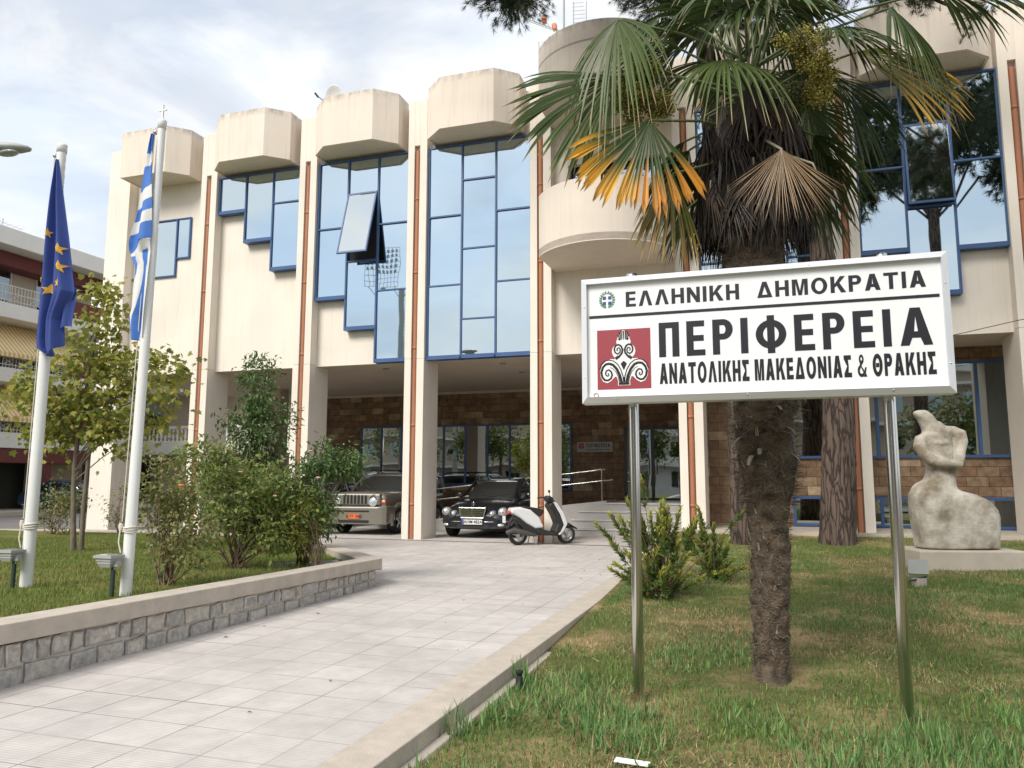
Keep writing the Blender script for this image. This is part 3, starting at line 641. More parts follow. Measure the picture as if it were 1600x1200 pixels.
for s in (-1,1):
    q=lambda pts:[(.5+s*a,b) for a,b in pts]
    lo=[(.045,.10),(.075,.22),(.13,.33),(.20,.405),(.27,.43)]
    stroke(q(lo),.035,.03); stroke(q([(.27,.43),(.34,.42),(.395,.37),(.425,.29),(.41,.21),(.36,.155),(.30,.15),(.245,.18),(.22,.235),(.235,.29),(.28,.325),(.325,.315),(.345,.275),(.335,.235),(.30,.22),(.28,.245),(.30,.27)]),.03,.014)
    stroke(q([(.005,.105),(.02,.22),(.06,.33),(.12,.42),(.20,.475),(.29,.49),(.37,.47),(.43,.41),(.46,.33)]),.014,.010)
    stroke(q([(.085,.10),(.105,.2),(.15,.285),(.21,.345),(.26,.365)]),.01,.006)
    stroke(q([(.15,.50),(.09,.535),(.03,.60),(.02,.66),(.05,.72),(.10,.745),(.155,.72),(.175,.665),(.16,.615),(.115,.585),(.07,.61),(.06,.655),(.085,.69),(.12,.68),(.125,.65),(.105,.635)]),.026,.014)
    stroke(q([(.17,.52),(.10,.56)]),.01,.008)
    for a,r in ((12,.17),(30,.18),(50,.17),(70,.13)):
        stroke(q([(.02+.05*math.sin(R(a)),.80+.03*math.cos(R(a))),(.02+r*math.sin(R(a))*.62,.80+r*math.cos(R(a)))]),.008,.018)
stroke([(.5,.82),(.5,.97)],.01,.02)
p=[E_(*a) for a in ((.5,.47),(.56,.42),(.5,.31),(.44,.42))]; mb.add([(a,YT-.0042,b) for a,b in p],[(0,1,2,3)])
stroke([(.40,.085),(.60,.085)],.025,.025); stroke([(.5,.12),(.5,.20)],.02,.008)
mb.build('emblem_lines',M['ink'],em,recalc=False)
# coat of arms with wreath
M['green_v']=mat('green_vinyl',(.06,.20,.09),.4); M['blue_v']=mat('blue_vinyl',(.03,.05,.22),.4)
cxx,czz=sx(.079),2.897; mb=MB()
for s in (-1,1):
    for k in range(9):
        a=R(-82+k*19); r=.052+.006*math.sin(a); px,pz=cxx+s*r*math.cos(a),czz+r*1.1*math.sin(a)
        for q in (-1,1):
            b=a+math.pi/2+q*.5; l=.021; w_=.007; dx,dz=s*math.cos(b),math.sin(b)
            mb.add([(px,YT-.001,pz),(px+dx*l*.5-dz*w_,YT-.001-.0004*q,pz+dz*l*.5+dx*w_),(px+dx*l,YT-.001-.0004*q,pz+dz*l),(px+dx*l*.5+dz*w_,YT-.001-.0004*q,pz+dz*l*.5-dx*w_)],[(0,1,2,3)])
mb.build('wreath',M['green_v'],sg,recalc=False)
mb=MB()
for a in (-1,1):
    for b in (-1,1): mb.box(cxx+a*.021-.0125,cxx+a*.021+.0125,YT-.001,YT+.003,czz+b*.021-.0125,czz+b*.021+.0125)
mb.build('shield_quarters',M['blue_v'],sg)
mb=MB(); mb.lathe([(.016,0),(.020,0),(.020,-.003),(.016,-.003),(.016,0)],24,(sx(.047)-.012,YT,2.16),'y',cap=False); mb.build('round_seal',M['red'],sg)

# plaque on the stone wall
pq=thing('wall_plaque','small pale plaque lettered in Greek on the brown stone wall by the entrance','sign',(10.2,7.1,2.6))
mb=MB(); mb.box(9.62,10.82,7.05,7.115,2.45,2.78); mb.build('plate',mat('plaque_grey',(.34,.33,.32),.5),pq)
textmesh('lettering','ΠΕΡΙΦΕΡΕΙΑ',9.92,2.60,.13,WID,7.045,M['ink'],pq,(10.2,7.1,2.6),gap=.2,t=.2,scale_to=.82)
mb=MB(); mb.box(9.67,9.86,7.043,7.049,2.56,2.74); mb.build('emblem',M['red'],pq)
textmesh('lettering','ΑΝΑΤΟΛΙΚΗΣ ΜΑΚΕΔΟΝΙΑΣ & ΘΡΑΚΗΣ',9.92,2.50,.05,WID,7.045,M['ink'],pq,(10.2,7.1,2.6),gap=.2,t=.2,scale_to=.82)

# ---------------- flagpoles and flags ----------------
M['pole']=mat('white_pole_paint',(.78,.79,.78),.35,c2=(.70,.70,.68),scale=5,stretch=(1,1,.2))
M['rope']=mat('pale_rope',(.62,.58,.50),.9)
M['eu_blue']=mat('blue_flag_cloth',(.022,.05,.22),.7,c2=(.025,.055,.25),scale=5)
M['gold']=mat('gold_flag_stars',(.72,.42,.05),.7)
M['gr_blue']=mat('greek_flag_blue',(.05,.16,.50),.7); M['gr_white']=mat('greek_flag_white',(.66,.66,.64),.7)
def pole(label,x,y,zt,kx,r0,r1):
    p=thing('flagpole',label,'flagpole',(x,y,.37),group=None)
    mb=MB(); mb.tube([(x,y,.30),(x+kx*.5,y,(zt+.37)/2),(x+kx,y,zt)],[r0,(r0+r1)/2,r1],20); mb.lathe([(r1*1.12,0),(r1*1.12,-.07),(0,-.07)],16,(x+kx,y,zt+.0)) ; mb.build('pole',M['pole'],p)
    mb=MB(); mb.lathe([(r1*1.15,0),(r1*1.15,.02),(r1*.6,.04),(0,.045)],16,(x+kx,y,zt)); mb.build('cap',M['pole'],p)
    mb=MB(); mb.ball((x+kx-r1-.03,y-.01,zt-.10),.028,8); mb.tube([(x+kx-r1,y,zt-.09),(x+kx-r1-.05,y-.01,zt-.11)],.01,6); mb.build('pulley',M['steel'],p)
    mb=MB(); mb.tube([(x+kx-r1-.03,y-.02,zt-.12),(x-r0-.01,y-.03,1.1)],.005,5)
    for k in range(3): mb.tube([(x+(r0+.006)*math.cos(a)+kx*.12,y+(r0+.006)*math.sin(a),1.0+.022*k+.006*math.sin(a*2+k)) for a in [2*math.pi*q/14 for q in range(15)]],.008,5)
    mb.ball((x-r0-.005,y-.05,1.05),(.025,.02,.05),7); mb.tube([(x-r0,y-.06,1.02),(x-r0+.02,y-.09,.9),(x-r0+.05,y-.085,.8)],.007,5)
    mb.build('rope',M['rope'],p); return p
fp1=pole('white flagpole carrying the limp blue flag with gold stars',8.08,-11.93,5.26,.03,.063,.048)
fp2=pole('white flagpole topped by a small cross, carrying the blue and white striped flag',9.50,-12.03,5.28,.10,.057,.040)
mb=MB(); x0,y0,z0=9.60,-12.03,5.32; mb.box(x0-.008,x0+.008,y0-.008,y0+.008,z0,z0+.16); mb.box(x0-.05,x0+.05,y0-.006,y0+.006,z0+.09,z0+.106); mb.build('cross_finial',M['white'],fp2)
def lerp_edge(E,z):
    if z>=E[0][0]: return E[0][1]
    for (z0,x0),(z1,x1) in zip(E,E[1:]):
        if z<=z0 and z>=z1:
            t=(z0-z)/(z0-z1); return x0+(x1-x0)*t
    return E[-1][1]
def cloth(name,label,cat,base,Lf,Rt,ztop,botf,foldf,mats,colf,nu=70,nv=260,th=.004,zlow=None):
    """hanging cloth: Lf/Rt = left and right edge (z,x), foldf(s,z) = depth of the folds"""
    x0,y0=base; t=thing(name,label,cat,(x0,y0,ztop)); mb=MB(); vs=[];
    for j in range(nv+1):
        for i in range(nu+1):
            s=i/nu; zb=botf(s); z=ztop+(zb-ztop)*j/nv; l=lerp_edge(Lf,z); r=lerp_edge(Rt,z); x=l+(r-l)*s; vs.append((x,y0+foldf(s,z,r-l),z))
    nn=nu+1; fs=[];mi=[]
    for j in range(nv):
        for i in range(nu):
            fs.append((j*nn+i,j*nn+i+1,(j+1)*nn+i+1,(j+1)*nn+i)); s=(i+.5)/nu; z=ztop+(botf(s)-ztop)*(j+.5)/nv; mi.append(colf(s,z))
    mb.add(vs,fs,0,True); mb.mi=mi
    o=mb.build('cloth',mats,t,recalc=False)
    so=o.modifiers.new('t','SOLIDIFY'); so.thickness=th; so.offset=1
    return t,o
def pz(py): return .38+(918-py)*(4.9/690)     # heights along the flags read off in even steps
def px_(px): return 8.08+(px-40)*.00655
# EU flag
Le=[(5.07,8.14),(4.7,8.12),(4.19,8.10),(3.61,8.08),(3.03,8.08),(2.93,8.10),(2.8,8.2)]
Re=[(5.07,8.165),(4.68,8.25),(4.16,8.37),(3.72,8.45),(3.54,8.49),(3.44,8.45),(3.3,8.38),(3.23,8.36),(2.88,8.39),(2.8,8.3)]
def fe(s,z,w_):
    g=min(1,(5.07-z)/1.2)
    return -.055*g*math.cos(2*math.pi*(s*1.25+.12))-.03*g*math.cos(2*math.pi*(s*2.9+.3+.1*z))-.012*math.sin(9*s+3*z)
eu,ec=cloth('european_flag','limp blue flag with gold stars hanging in long folds from the left pole','flag',(8.08,-12.02),Le,Re,5.07,lambda s:2.95-.13*math.sin(math.pi*min(1,s*.9+.05))+.03*s,fe,[M['eu_blue']],lambda s,z:0)
mb=MB()
def sstar(cx,cz,r,sqx,clip=None):
    pts=[]
    for k in range(10):
        a=math.pi/2+k*math.pi/5; q=r if k%2==0 else r*.4; pts.append((cx+q*math.cos(a)*sqx,cz+q*math.sin(a)))
    def pt(x,z):
        l,r_=lerp_edge(Le,z),lerp_edge(Re,z); s=min(1,max(0,(x-l)/(r_-l))); return (l+(r_-l)*s,-12.02+fe(s,z,r_-l)-.014,z)
    L0=[pt(cx+(p[0]-cx)*f_,cz+(p[1]-cz)*f_) for f_ in (1,.75,.5,.25) for p in pts]+[pt(cx,cz)]
    mb=MB(); mb.add(L0,[(q*10+k,q*10+(k+1)%10,(q+1)*10+(k+1)%10,(q+1)*10+k) for q in range(3) for k in range(10)]+[(30+k,30+(k+1)%10,40) for k in range(10)]); mb.build('star',M['gold'],eu,recalc=False)
for cx,cz,r,q in ((8.335,4.0,.075,.95),(8.365,3.8,.075,.95),(8.17,3.58,.075,1.0),(8.315,3.64,.055,.45),(8.135,4.21,.06,.45),(8.10,3.69,.05,.3)):
    if r: sstar(cx,cz,r,q)
# inner fold of the cloth behind
mb=MB(); vs=[]
for j in range(20):
    z=3.6-.45*j/19
    for i in range(8): vs.append((8.30+.19*i/7,-11.97+.03*math.sin(i*1.1+j*.1),z-.02*math.sin(i)))
mb.add(vs,[(j*8+i,j*8+i+1,(j+1)*8+i+1,(j+1)*8+i) for j in range(19) for i in range(7)],0,True); mb.build('inner_fold',M['eu_blue'],eu,recalc=False)
# Greek flag
qz=lambda p:float(np.interp(p,[212,242,270,300,335,375,398,410,425,480,510,530],[5.13,4.92,4.73,4.53,4.29,4.02,3.86,3.77,3.66,3.29,3.09,2.95]))
zq=lambda z:float(np.interp(-z,[-5.13,-4.92,-4.73,-4.53,-4.29,-4.02,-3.86,-3.77,-3.66,-3.29,-3.09,-2.95],[212,242,270,300,335,375,398,410,425,480,510,530]))
Lg=[(5.13,9.545),(4.92,9.50),(4.73,9.46),(4.53,9.42),(4.29,9.38),(4.02,9.31),(3.9,9.30),(3.8,9.34),(3.75,9.385),(3.66,9.40),(3.29,9.38),(3.19,9.35),(3.09,9.36),(2.95,9.39)]
Rg=[(5.13,9.565),(4.92,9.575),(4.51,9.59),(4.01,9.61),(3.97,9.60),(3.48,9.60),(2.94,9.56)]
def fg(s,z,w_):
    g=min(1,(5.16-z)/.9); low=max(0,min(1,(3.98-z)/.12))
    return -.04*g*math.cos(2*math.pi*(s*.9+.3))*(1-low)-.022*low*math.cos(2*math.pi*(s*1.5+.45))-.02*math.sin(7*s+4*z)+(.03*low)
ub=[(241,),(259,),(293,),(312,),(330,),(348,),(374,)]
def cg(s,z):
    p=zq(z)
    if p<392+10*(1-s):
        pp=p-14*max(0,(1-s))*min(1,(p-230)/100 if p>230 else 0)-6*(1-s)**2*min(1,max(0,(p-300)/60))
        k=0
        for i,b in enumerate((241,259,293,313,331,350,378)):
            if pp>b: k=i+1
        return k%2
    # lower part hangs from the fold: slanting bands
    t=(p-395)/135
    return 0 if (.60-.35*t<s<.90-.30*t or s<(t-.72)*1.4 or s<.22-.7*t) else 1
gk,gc=cloth('greek_flag','limp blue and white striped flag gathered against the right pole','flag',(9.5,-12.10),Lg,Rg,qz(212),lambda s:2.96-.03*math.sin(math.pi*s)+.25*max(0,.3-s),fg,[M['gr_blue'],M['gr_white']],cg,nu=90,nv=320)

# ---------------- lamps in the lawn ----------------
M['lamp_grey']=mat('lamp_housing_grey',(.40,.41,.39),.5,c2=(.33,.34,.32),scale=8); M['stake']=mat('dark_green_stake',(.025,.045,.035),.5)
M['lens']=mat('lamp_glass',(.35,.38,.38),.1)
def uplight(label,x,y,zg,h):
    t=thing('ground_spotlight',label,'spotlight',(x,y,zg),group='spotlights at the foot of the flagpoles')
    mb=MB(); mb.box(x-.016,x+.016,y-.016,y+.016,zg-.1,zg+h-.06); mb.build('stake',M['stake'],t,bevel=.003)
    mb=MB(); c=(x-.06,y,zg+h-.06)
    mb.loft([[(c[0]+a*r,c[1]+b*r*.8,c[2]+dz) for a,b in ((-1,-1),(1,-1),(1,1),(-1,1))] for r,dz in ((.06,0),(.075,.03),(.08,.035),(.08,.055),(.09,.06),(.092,.085),(.11,.09),(.11,.115))],0,True,False)
    mb.build('housing',M['lamp_grey'],t); mb=MB(); mb.box(c[0]-.09,c[0]+.09,c[1]-.07,c[1]+.07,c[2]+.116,c[2]+.12); mb.build('lens',M['lens'],t)
    mb=MB(); mb.box(x+.02,x+.07,y-.025,y+.025,zg+h-.05,zg+h); mb.box(x-.01,x+.03,y-.01,y+.01,zg+h-.08,zg+h-.045); mb.build('junction_box',M['lamp_grey'],t)
uplight('grey spotlight on a dark stake beside the starred flag\'s pole',8.10,-12.10,.37,.36)
uplight('grey spotlight on a dark stake beside the striped flag\'s pole',9.50,-12.20,.37,.36)
fl=thing('floodlight','small grey floodlight on a concrete stub in front of the stone sculpture','floodlight',(17.51,-6.33,.09))
mb=MB(); mb.tube([(17.51,-6.33,-.02),(17.51,-6.33,.20)],[.10,.095],16); mb.build('concrete_stub',M['concrete'],fl)
mb=MB()
cx,cy,cz0=17.50,-6.32,.33; S_=[]
for r,dy in ((.10,.02),(.11,.0),(.125,-.02),(.125,-.05)): S_.append([(cx+a*r,cy+dy*1.2+b*.02,cz0+b*r*.75-dy*.5) for a,b in ((-1,-1),(1,-1),(1,1),(-1,1))])
mb.loft(S_,0,True,False); mb.tube([(cx-.12,cy,cz0),(cx-.12,cy,cz0-.12),(cx+.12,cy,cz0-.12),(cx+.12,cy,cz0)],.009,6); mb.build('housing',M['lamp_grey'],fl)
mb=MB(); mb.tube([(cx+.1,cy-.02,.22),(cx-.06,cy-.1,.18),(cx-.13,cy-.08,.16)],.012,6); mb.build('cable',M['stake'],fl)
sp=MB(); sp.lathe([(.03,0),(.03,.10),(.022,.105),(.022,.13),(.03,.135),(.03,.155),(0,.16)],14,(13.66,-12.28,-.12)); o=sp.build('sprinkler_head',M['dark']); tag(o,'black sprinkler head poking up beside the kerb','sprinkler')
pp=MB(); pp.add([(14.66,-13.66,-.08),(14.85,-13.62,-.10),(14.86,-13.59,-.085),(14.67,-13.63,-.065),(14.66,-13.66,-.084),(14.85,-13.62,-.104),(14.86,-13.59,-.089),(14.67,-13.63,-.069)],[(0,1,2,3),(7,6,5,4),(0,4,5,1),(1,5,6,2),(2,6,7,3),(3,7,4,0)])
o=pp.build('paper_scrap',M['white']); tag(o,'scrap of white and blue paper lying in the grass at the front','litter')
dc=thing('drain_cover','flat dark metal cover in a concrete surround in the flower bed','drain cover',(9.0,-8.4,.25))
mb=MB(); mb.prism([(8.35,-8.25),(9.1,-7.35),(9.45,-7.75),(9.55,-8.35),(8.9,-9.0)],.12,.262); mb.build('surround',M['concrete'],dc,bevel=.01)
mb=MB(); mb.prism([(8.5,-8.25),(9.1,-7.52),(9.4,-7.85),(8.85,-8.75)],.2,.272); mb.build('plate',mat('cover_green',(.05,.07,.055),.5,c2=(.07,.085,.07),scale=10,bump=.3),dc)

# ---------------- sculpture ----------------
M['sculpt']=mat('weathered_stone',(.54,.50,.43),.9,c2=(.20,.165,.115),scale=2.3,amt=.24,bump=.45,bscale=30,detail=12)
st=thing('stone_sculpture','weathered pale stone sculpture of a seated abstract woman on a low concrete block','sculpture',(18.42,-4.30,.17),rz=R(16))
mb=MB(); mb.box(-.80,.83,-.45,.45,-.1,.28); mb.build('plinth',M['concrete'],st,off=(0,0,0),bevel=.02)
def sc(a,b): return ((1380+a/4.286-1495)*.0101+.0, (885-(620+b/4.286))*.0101)
rows=[(1012,232,750,.30),(960,228,752,.32),(880,218,757,.33),(800,208,762,.33),(760,206,752,.33),(720,204,722,.32),(690,205,690,.31),(655,210,620,.29),(635,216,540,.27),(615,224,508,.25),(590,245,505,.23),(570,275,506,.21),(555,303,510,.20),(520,316,515,.185),(480,326,520,.18),(455,322,512,.19),(430,318,508,.19),(400,320,502,.19),(370,316,500,.19),(330,298,500,.19),(300,288,500,.18),(270,290,498,.17),(250,300,500,.15),(240,308,500,.13),(225,310,490,.12),(205,306,462,.12),(180,298,432,.12),(150,288,402,.12),(125,270,388,.12),(105,258,372,.10),(90,266,358,.07),(80,290,338,.035)]
mb=MB(); rings=[]
for b,xl,xr,dep in rows:
    x0,z=sc(xl,b); x1,_=sc(xr,b); cx=(x0+x1)/2; hw=(x1-x0)/2; ring=[]
    e=.62 if b>640 else .85
    for k in range(28):
        a=2*math.pi*k/28; ca,sa=math.cos(a),math.sin(a); ring.append((cx+hw*math.copysign(abs(ca)**e,ca), dep*math.copysign(abs(sa)**e,sa)*(1.0), z))
    rings.append(ring)
mb.loft(rings,0,True,True)
def arm(pts,rad): mb.tube([(sc(a,b)[0],y,sc(a,b)[1]) for a,b,y in pts],rad,12)
arm([(330,262,-.06),(285,290,-.05),(272,330,-.07),(285,385,-.12),(325,432,-.19),(400,450,-.24),(470,455,-.24),(505,462,-.22)],[.07,.10,.105,.10,.09,.08,.07,.055])
arm([(400,185,-.01),(450,225,-.02),(510,232,-.03),(545,255,-.05),(548,300,-.08),(530,360,-.13),(510,420,-.19),(500,455,-.21)],[.09,.09,.10,.115,.105,.085,.065,.055])
mb.ball((sc(400,310)[0],-.15,sc(400,312)[1]),(.14,.07,.05),10)
body=mb.build('figure',M['sculpt'],st,off=(0,0,0))
rm=body.modifiers.new('r','REMESH'); rm.mode='VOXEL'; rm.voxel_size=.018; rm.use_smooth_shade=True
sm=body.modifiers.new('s','SMOOTH'); sm.iterations=4; sm.factor=.5
dt=bpy.data.textures.new('stone_lumps','CLOUDS'); dt.noise_scale=.22; dm=body.modifiers.new('d','DISPLACE'); dm.texture=dt; dm.strength=.022
body.location.z=.0

# ---------------- vehicles ----------------
def paint(name,c,metal=.0,coat=1): return mat(name,c,.32,metal,coat=coat,spec=.5)
M['p_black']=paint('car_paint_black',(.008,.009,.014)); M['p_gold']=paint('car_paint_champagne',(.25,.23,.20),.4); M['p_silver']=paint('car_paint_silver',(.35,.35,.35),.5)
M['p_blue']=paint('car_paint_blue',(.03,.07,.13),.2)
M['tyre']=mat('tyre_rubber',(.02,.02,.02),.8); M['rim']=mat('wheel_alloy',(.5,.5,.5),.3,.8); M['chrome']=mat('chrome',(.75,.75,.75),.12,1)
M['car_glass']=mat('car_glass',(.03,.035,.035),.04,spec=.8,coat=1); M['trim']=mat('black_plastic',(.02,.02,.02),.5); M['lampglass']=mat('headlight_glass',(.50,.53,.54),.12,.3,coat=1)
M['amber']=mat('amber_lens',(.65,.16,.03),.2,coat=1); M['redlens']=mat('red_lens',(.45,.03,.03),.2,coat=1); M['plate']=mat('plate_white',(.72,.72,.70),.4); M['plate_o']=mat('plate_orange',(.75,.17,.06),.4); M['eu_band']=mat('plate_blue',(.02,.06,.35),.4)
def wheel(par,x,y,r,w_=.22,spokes=5):
    t=MB(); t.lathe([(r*.66,-w_/2),(r*.93,-w_/2),(r,-w_*.36),(r,w_*.36),(r*.93,w_/2),(r*.66,w_/2)],28,(x,y,r),'x',cap=False)
    o=t.build('wheel',M['tyre'],par,off=(0,0,0)); s=1 if x>0 else -1; q=MB()
    q.lathe([(r*.68,s*w_*.52),(r*.62,s*w_*.35),(r*.60,s*w_*.1)],28,(x,y,r),'x',cap=False)
    q.lathe([(0,s*w_*.50),(r*.16,s*w_*.50),(r*.18,s*w_*.3),(0,s*w_*.3)],12,(x,y,r),'x')
    for k in range(spokes):
        a=2*math.pi*k/spokes+.3; d=(math.cos(a),math.sin(a)); n=(-d[1],d[0]); hw=r*.085
        P=[]
        for rr_,ww in ((r*.12,hw*1.3),(r*.64,hw)):
            for q_ in (-1,1): P.append((rr_*d[0]+q_*ww*n[0],rr_*d[1]+q_*ww*n[1]))
        q.add([(x+s*w_*.47,y+a_,r+b_) for a_,b_ in (P[0],P[1],P[3],P[2])]+[(x+s*w_*.38,y+a_,r+b_) for a_,b_ in (P[0],P[1],P[3],P[2])],[(0,1,2,3),(4,7,6,5),(0,4,5,1),(1,5,6,2),(2,6,7,3),(3,7,4,0)])
    q.build('rim',M['rim'],o,off=(0,0,0)); return o
def lower_body(st,par,m,name='body'):
    mb=MB(); rings=[]
    for (y,w_,zb,zs,zt) in st:      # station: y, half width, underside, shoulder height, centre height
        h=zs-zb
        prof=[(0,zb),(w_*.8,zb),(w_*.97,zb+h*.12),(w_,zb+h*.45),(w_*.985,zb+h*.75),(w_*.93,zs),(w_*.72,zs+(zt-zs)*.65),(w_*.35,zt-.005),(0,zt)]
        rings.append([(a,y,b) for a,b in prof]+[(-a,y,b) for a,b in prof[-2:0:-1]])
    mb.loft(rings,0,True,True); o=mb.build(name,m,par,off=(0,0,0),subsurf=2); return o
def cabin(st,par,roofm,pillars=True):
    """glass house: stations (y, half width at base, base z, half width at top, top z); roof skin where flagged"""
    g=MB(); rings=[]
    for (y,wb,zb,wt,zt,rf) in st: rings.append([(wb,y,zb),(wt,y,zt-.05),(wt*.92,y,zt-.012),(wt*.5,y,zt),(-wt*.5,y,zt),(-wt*.92,y,zt-.012),(-wt,y,zt-.05),(-wb,y,zb)])
    g.loft(rings,0,True,True); g.build('windows',M['car_glass'],par,off=(0,0,0))
    r=MB(); rs_=[s for s in st if s[5]]; rr=[]
    for (y,wb,zb,wt,zt,rf) in rs_:
        rr.append([(wt+.012,y,zt-.065),(wt+.006,y,zt-.03),(wt*.92,y,zt+.004),(wt*.5,y,zt+.014),(-wt*.5,y,zt+.014),(-wt*.92,y,zt+.004),(-wt-.006,y,zt-.03),(-wt-.012,y,zt-.065)])
    r.loft(rr,0,True,True,closed=False)
    f=[s for s in st]; i0=[k for k,s in enumerate(f) if s[5]][0]; i1=[k for k,s in enumerate(f) if s[5]][-1]
    for s in (-1,1):
        a=f[0]; b=f[i0]; r.tube([(s*(a[1]+.0),a[0],a[2]),(s*(b[3]+.0),b[0],b[4]-.045)],[.035,.032],8)
        a=f[-1]; b=f[i1]; r.tube([(s*a[1],a[0],a[2]),(s*b[3],b[0],b[4]-.045)],[.05,.045],8)
        for k in range(i0+1,i1): b=f[k]; r.tube([(s*b[1]*1.003,b[0],b[2]),(s*b[3]*1.003,b[0],b[4]-.05)],.03,8)
    r.build('roof',roofm,par,off=(0,0,0))
def mirror(par,x,y,z,m):
    s=1 if x>0 else -1; mb=MB(); mb.ball((x+s*.07,y,z),(.10,.06,.075),10); mb.tube([(x-s*.05,y+.02,z-.05),(x+s*.03,y,z-.02)],.02,6); mb.build('wing_mirror',m,par,off=(0,0,0))
def plate(par,y,z,txt,m=None,w_=.5,h=.115):
    mb=MB(); mb.box(-w_/2,w_/2,y-.012,y+.02,z-h/2,z+h/2); o=mb.build('number_plate',m or M['plate'],par,off=(0,0,0))
    if m is None: mb=MB(); mb.box(-w_/2+.004,-w_/2+.045,y-.016,y-.006,z-h/2+.004,z+h/2-.004); mb.build('blue_band',M['eu_band'],o,off=(0,0,0))
    fonttext('plate_text',txt,h*.95,(.02,y-.014,z),M['ink'],o,(0,0,0),sx=.92,offset=.002)
def sedan(label,loc,rz,pm,front=True,group=None,name='parked_car',cat='car'):
    c=thing(name,label,cat,loc,rz,group)
    W_=.91
    lower_body([(-.02,.62,.26,.50,.56),(.05,.80,.22,.58,.68),(.30,W_-.02,.20,.68,.80),(.8,W_,.20,.78,.88),(1.45,W_,.20,.88,.98),(1.7,W_,.20,.92,.99),(3.6,W_,.20,.95,1.0),(4.1,W_,.22,.95,1.02),(4.6,W_-.04,.25,.90,1.0),(4.78,W_-.12,.30,.82,.90),(4.82,.70,.38,.70,.74)],c,pm)
    cabin([(1.35,.80,.94,.60,.97,0),(2.05,.80,.96,.60,1.40,1),(2.55,.80,.96,.62,1.47,1),(3.2,.80,.96,.61,1.45,1),(3.55,.78,.97,.58,1.38,1),(4.25,.72,.98,.5,1.02,0)],c,pm)
    for x in (-.80,.80):
        for y in (.85,3.65): wheel(c,x,y,.325)
        mirror(c,x*1.08,1.75,1.02,pm)
    if front:
        mb=MB(); P=[(-.33,.74),(.33,.74),(.28,.50),(-.28,.50)]
        mb.prism_y(P,-.045,.10); g=mb.build('grille',M['dark'],c,off=(0,0,0))
        mb=MB()
        for a,b in zip(P,P[1:]+P[:1]): mb.tube([(a[0],-.05,a[1]),(b[0],-.05,b[1])],.016,8)
        for k in range(4): z=.545+k*.047; hw=.29+(z-.5)*.2; mb.box(-hw,hw,-.068,-.04,z-.013,z+.013)
        mb.box(-.008,.008,-.07,-.045,.51,.73); mb.build('chrome_slats',M['chrome'],g,off=(0,0,0))
        mb=MB(); mb.tube([(0,.02,.76),(0,.02,.80)],.006,6); mb.lathe([(.036,-.004),(.042,-.004),(.042,.004),(.036,.004),(.036,-.004)],20,(0,.02,.84),'y',cap=False)
        for a in (90,210,330): mb.tube([(0,.02,.84),(.038*math.cos(R(a)),.02,.84+.038*math.sin(R(a)))],[.006,.003],6)
        mb.build('bonnet_ornament',M['chrome'],c,off=(0,0,0))
        for s in (-1,1):
            for x,z,r,dy in ((.71,.64,.102,.09),(.485,.605,.066,.01)):
                mb=MB(); mb.lathe([(r*1.12,.10),(r*1.1,.0),(r*.98,-.035)],24,(s*x,dy,z),'y',cap=False); mb.lathe([(r,-.02),(r*.85,-.05),(r*.5,-.072),(0,-.08)],24,(s*x,dy,z),'y')
                h_=mb.build('headlight',M['lampglass'],c,off=(0,0,0))
                q=MB(); q.lathe([(r*.5,-.083),(r*.35,-.095),(0,-.10)],16,(s*x,dy,z),'y'); q.build('projector_lens',M['chrome'],h_,off=(0,0,0))
            mb=MB(); mb.ball((s*.66,.03,.33),(.12,.05,.04),10); mb.build('fog_light',M['lampglass'],c,off=(0,0,0))
            mb=MB(); mb.tube([(s*.30,-.035,.405),(s*.62,.0,.41),(s*.84,.13,.42)],.012,6); mb.build('bumper_strip',M['chrome'],c,off=(0,0,0))
        mb=MB(); mb.prism_y([(-.42,.25),(.42,.25),(.36,.35),(-.36,.35)],-.025,.2); mb.build('air_intake',M['trim'],c,off=(0,0,0))
        plate(c,-.055,.40,'AHM·4824')
        mb=MB(); 
        for s in (-1,1): mb.tube([(s*.05,1.33,.985),(s*.05-.5*s+.1,1.52,1.07)],.01,5)
        mb.build('wiper',M['trim'],c,off=(0,0,0))
        mb=MB(); mb.box(-.34,.30,2.5,2.62,1.475,1.50); mb.box(-.1,.1,2.62,2.8,1.475,1.495); mb.build('roof_rack',M['trim'],c,off=(0,0,0))
    return c
sed=sedan('black saloon with twin round headlights and chrome grille, parked left of the scooter',(8.30,.72,0),R(2.5),M['p_black'])
sed.scale=(1.09,1.09,1.07)
s2=sedan('silver grey car mostly hidden behind a pillar beside the flowering bushes',(1.55,2.2,0),0,M['p_silver'],front=True)
for ch in list(s2.children):
    if ch.name.split('.')[0] in ('bonnet_ornament','number_plate','roof_rack'):
        for g in list(ch.children): bpy.data.objects.remove(g)
        bpy.data.objects.remove(ch)
s3=sedan('dark blue car parked in the street beyond the corner pillar',(-12.9,10.5,0),R(100),M['p_blue'],front=False)
s4=sedan('dark car standing in the street left of the corner pillar',(-13.2,20,0),R(92),M['p_silver'],front=False); bpy.data.objects.remove(s4) if False else None

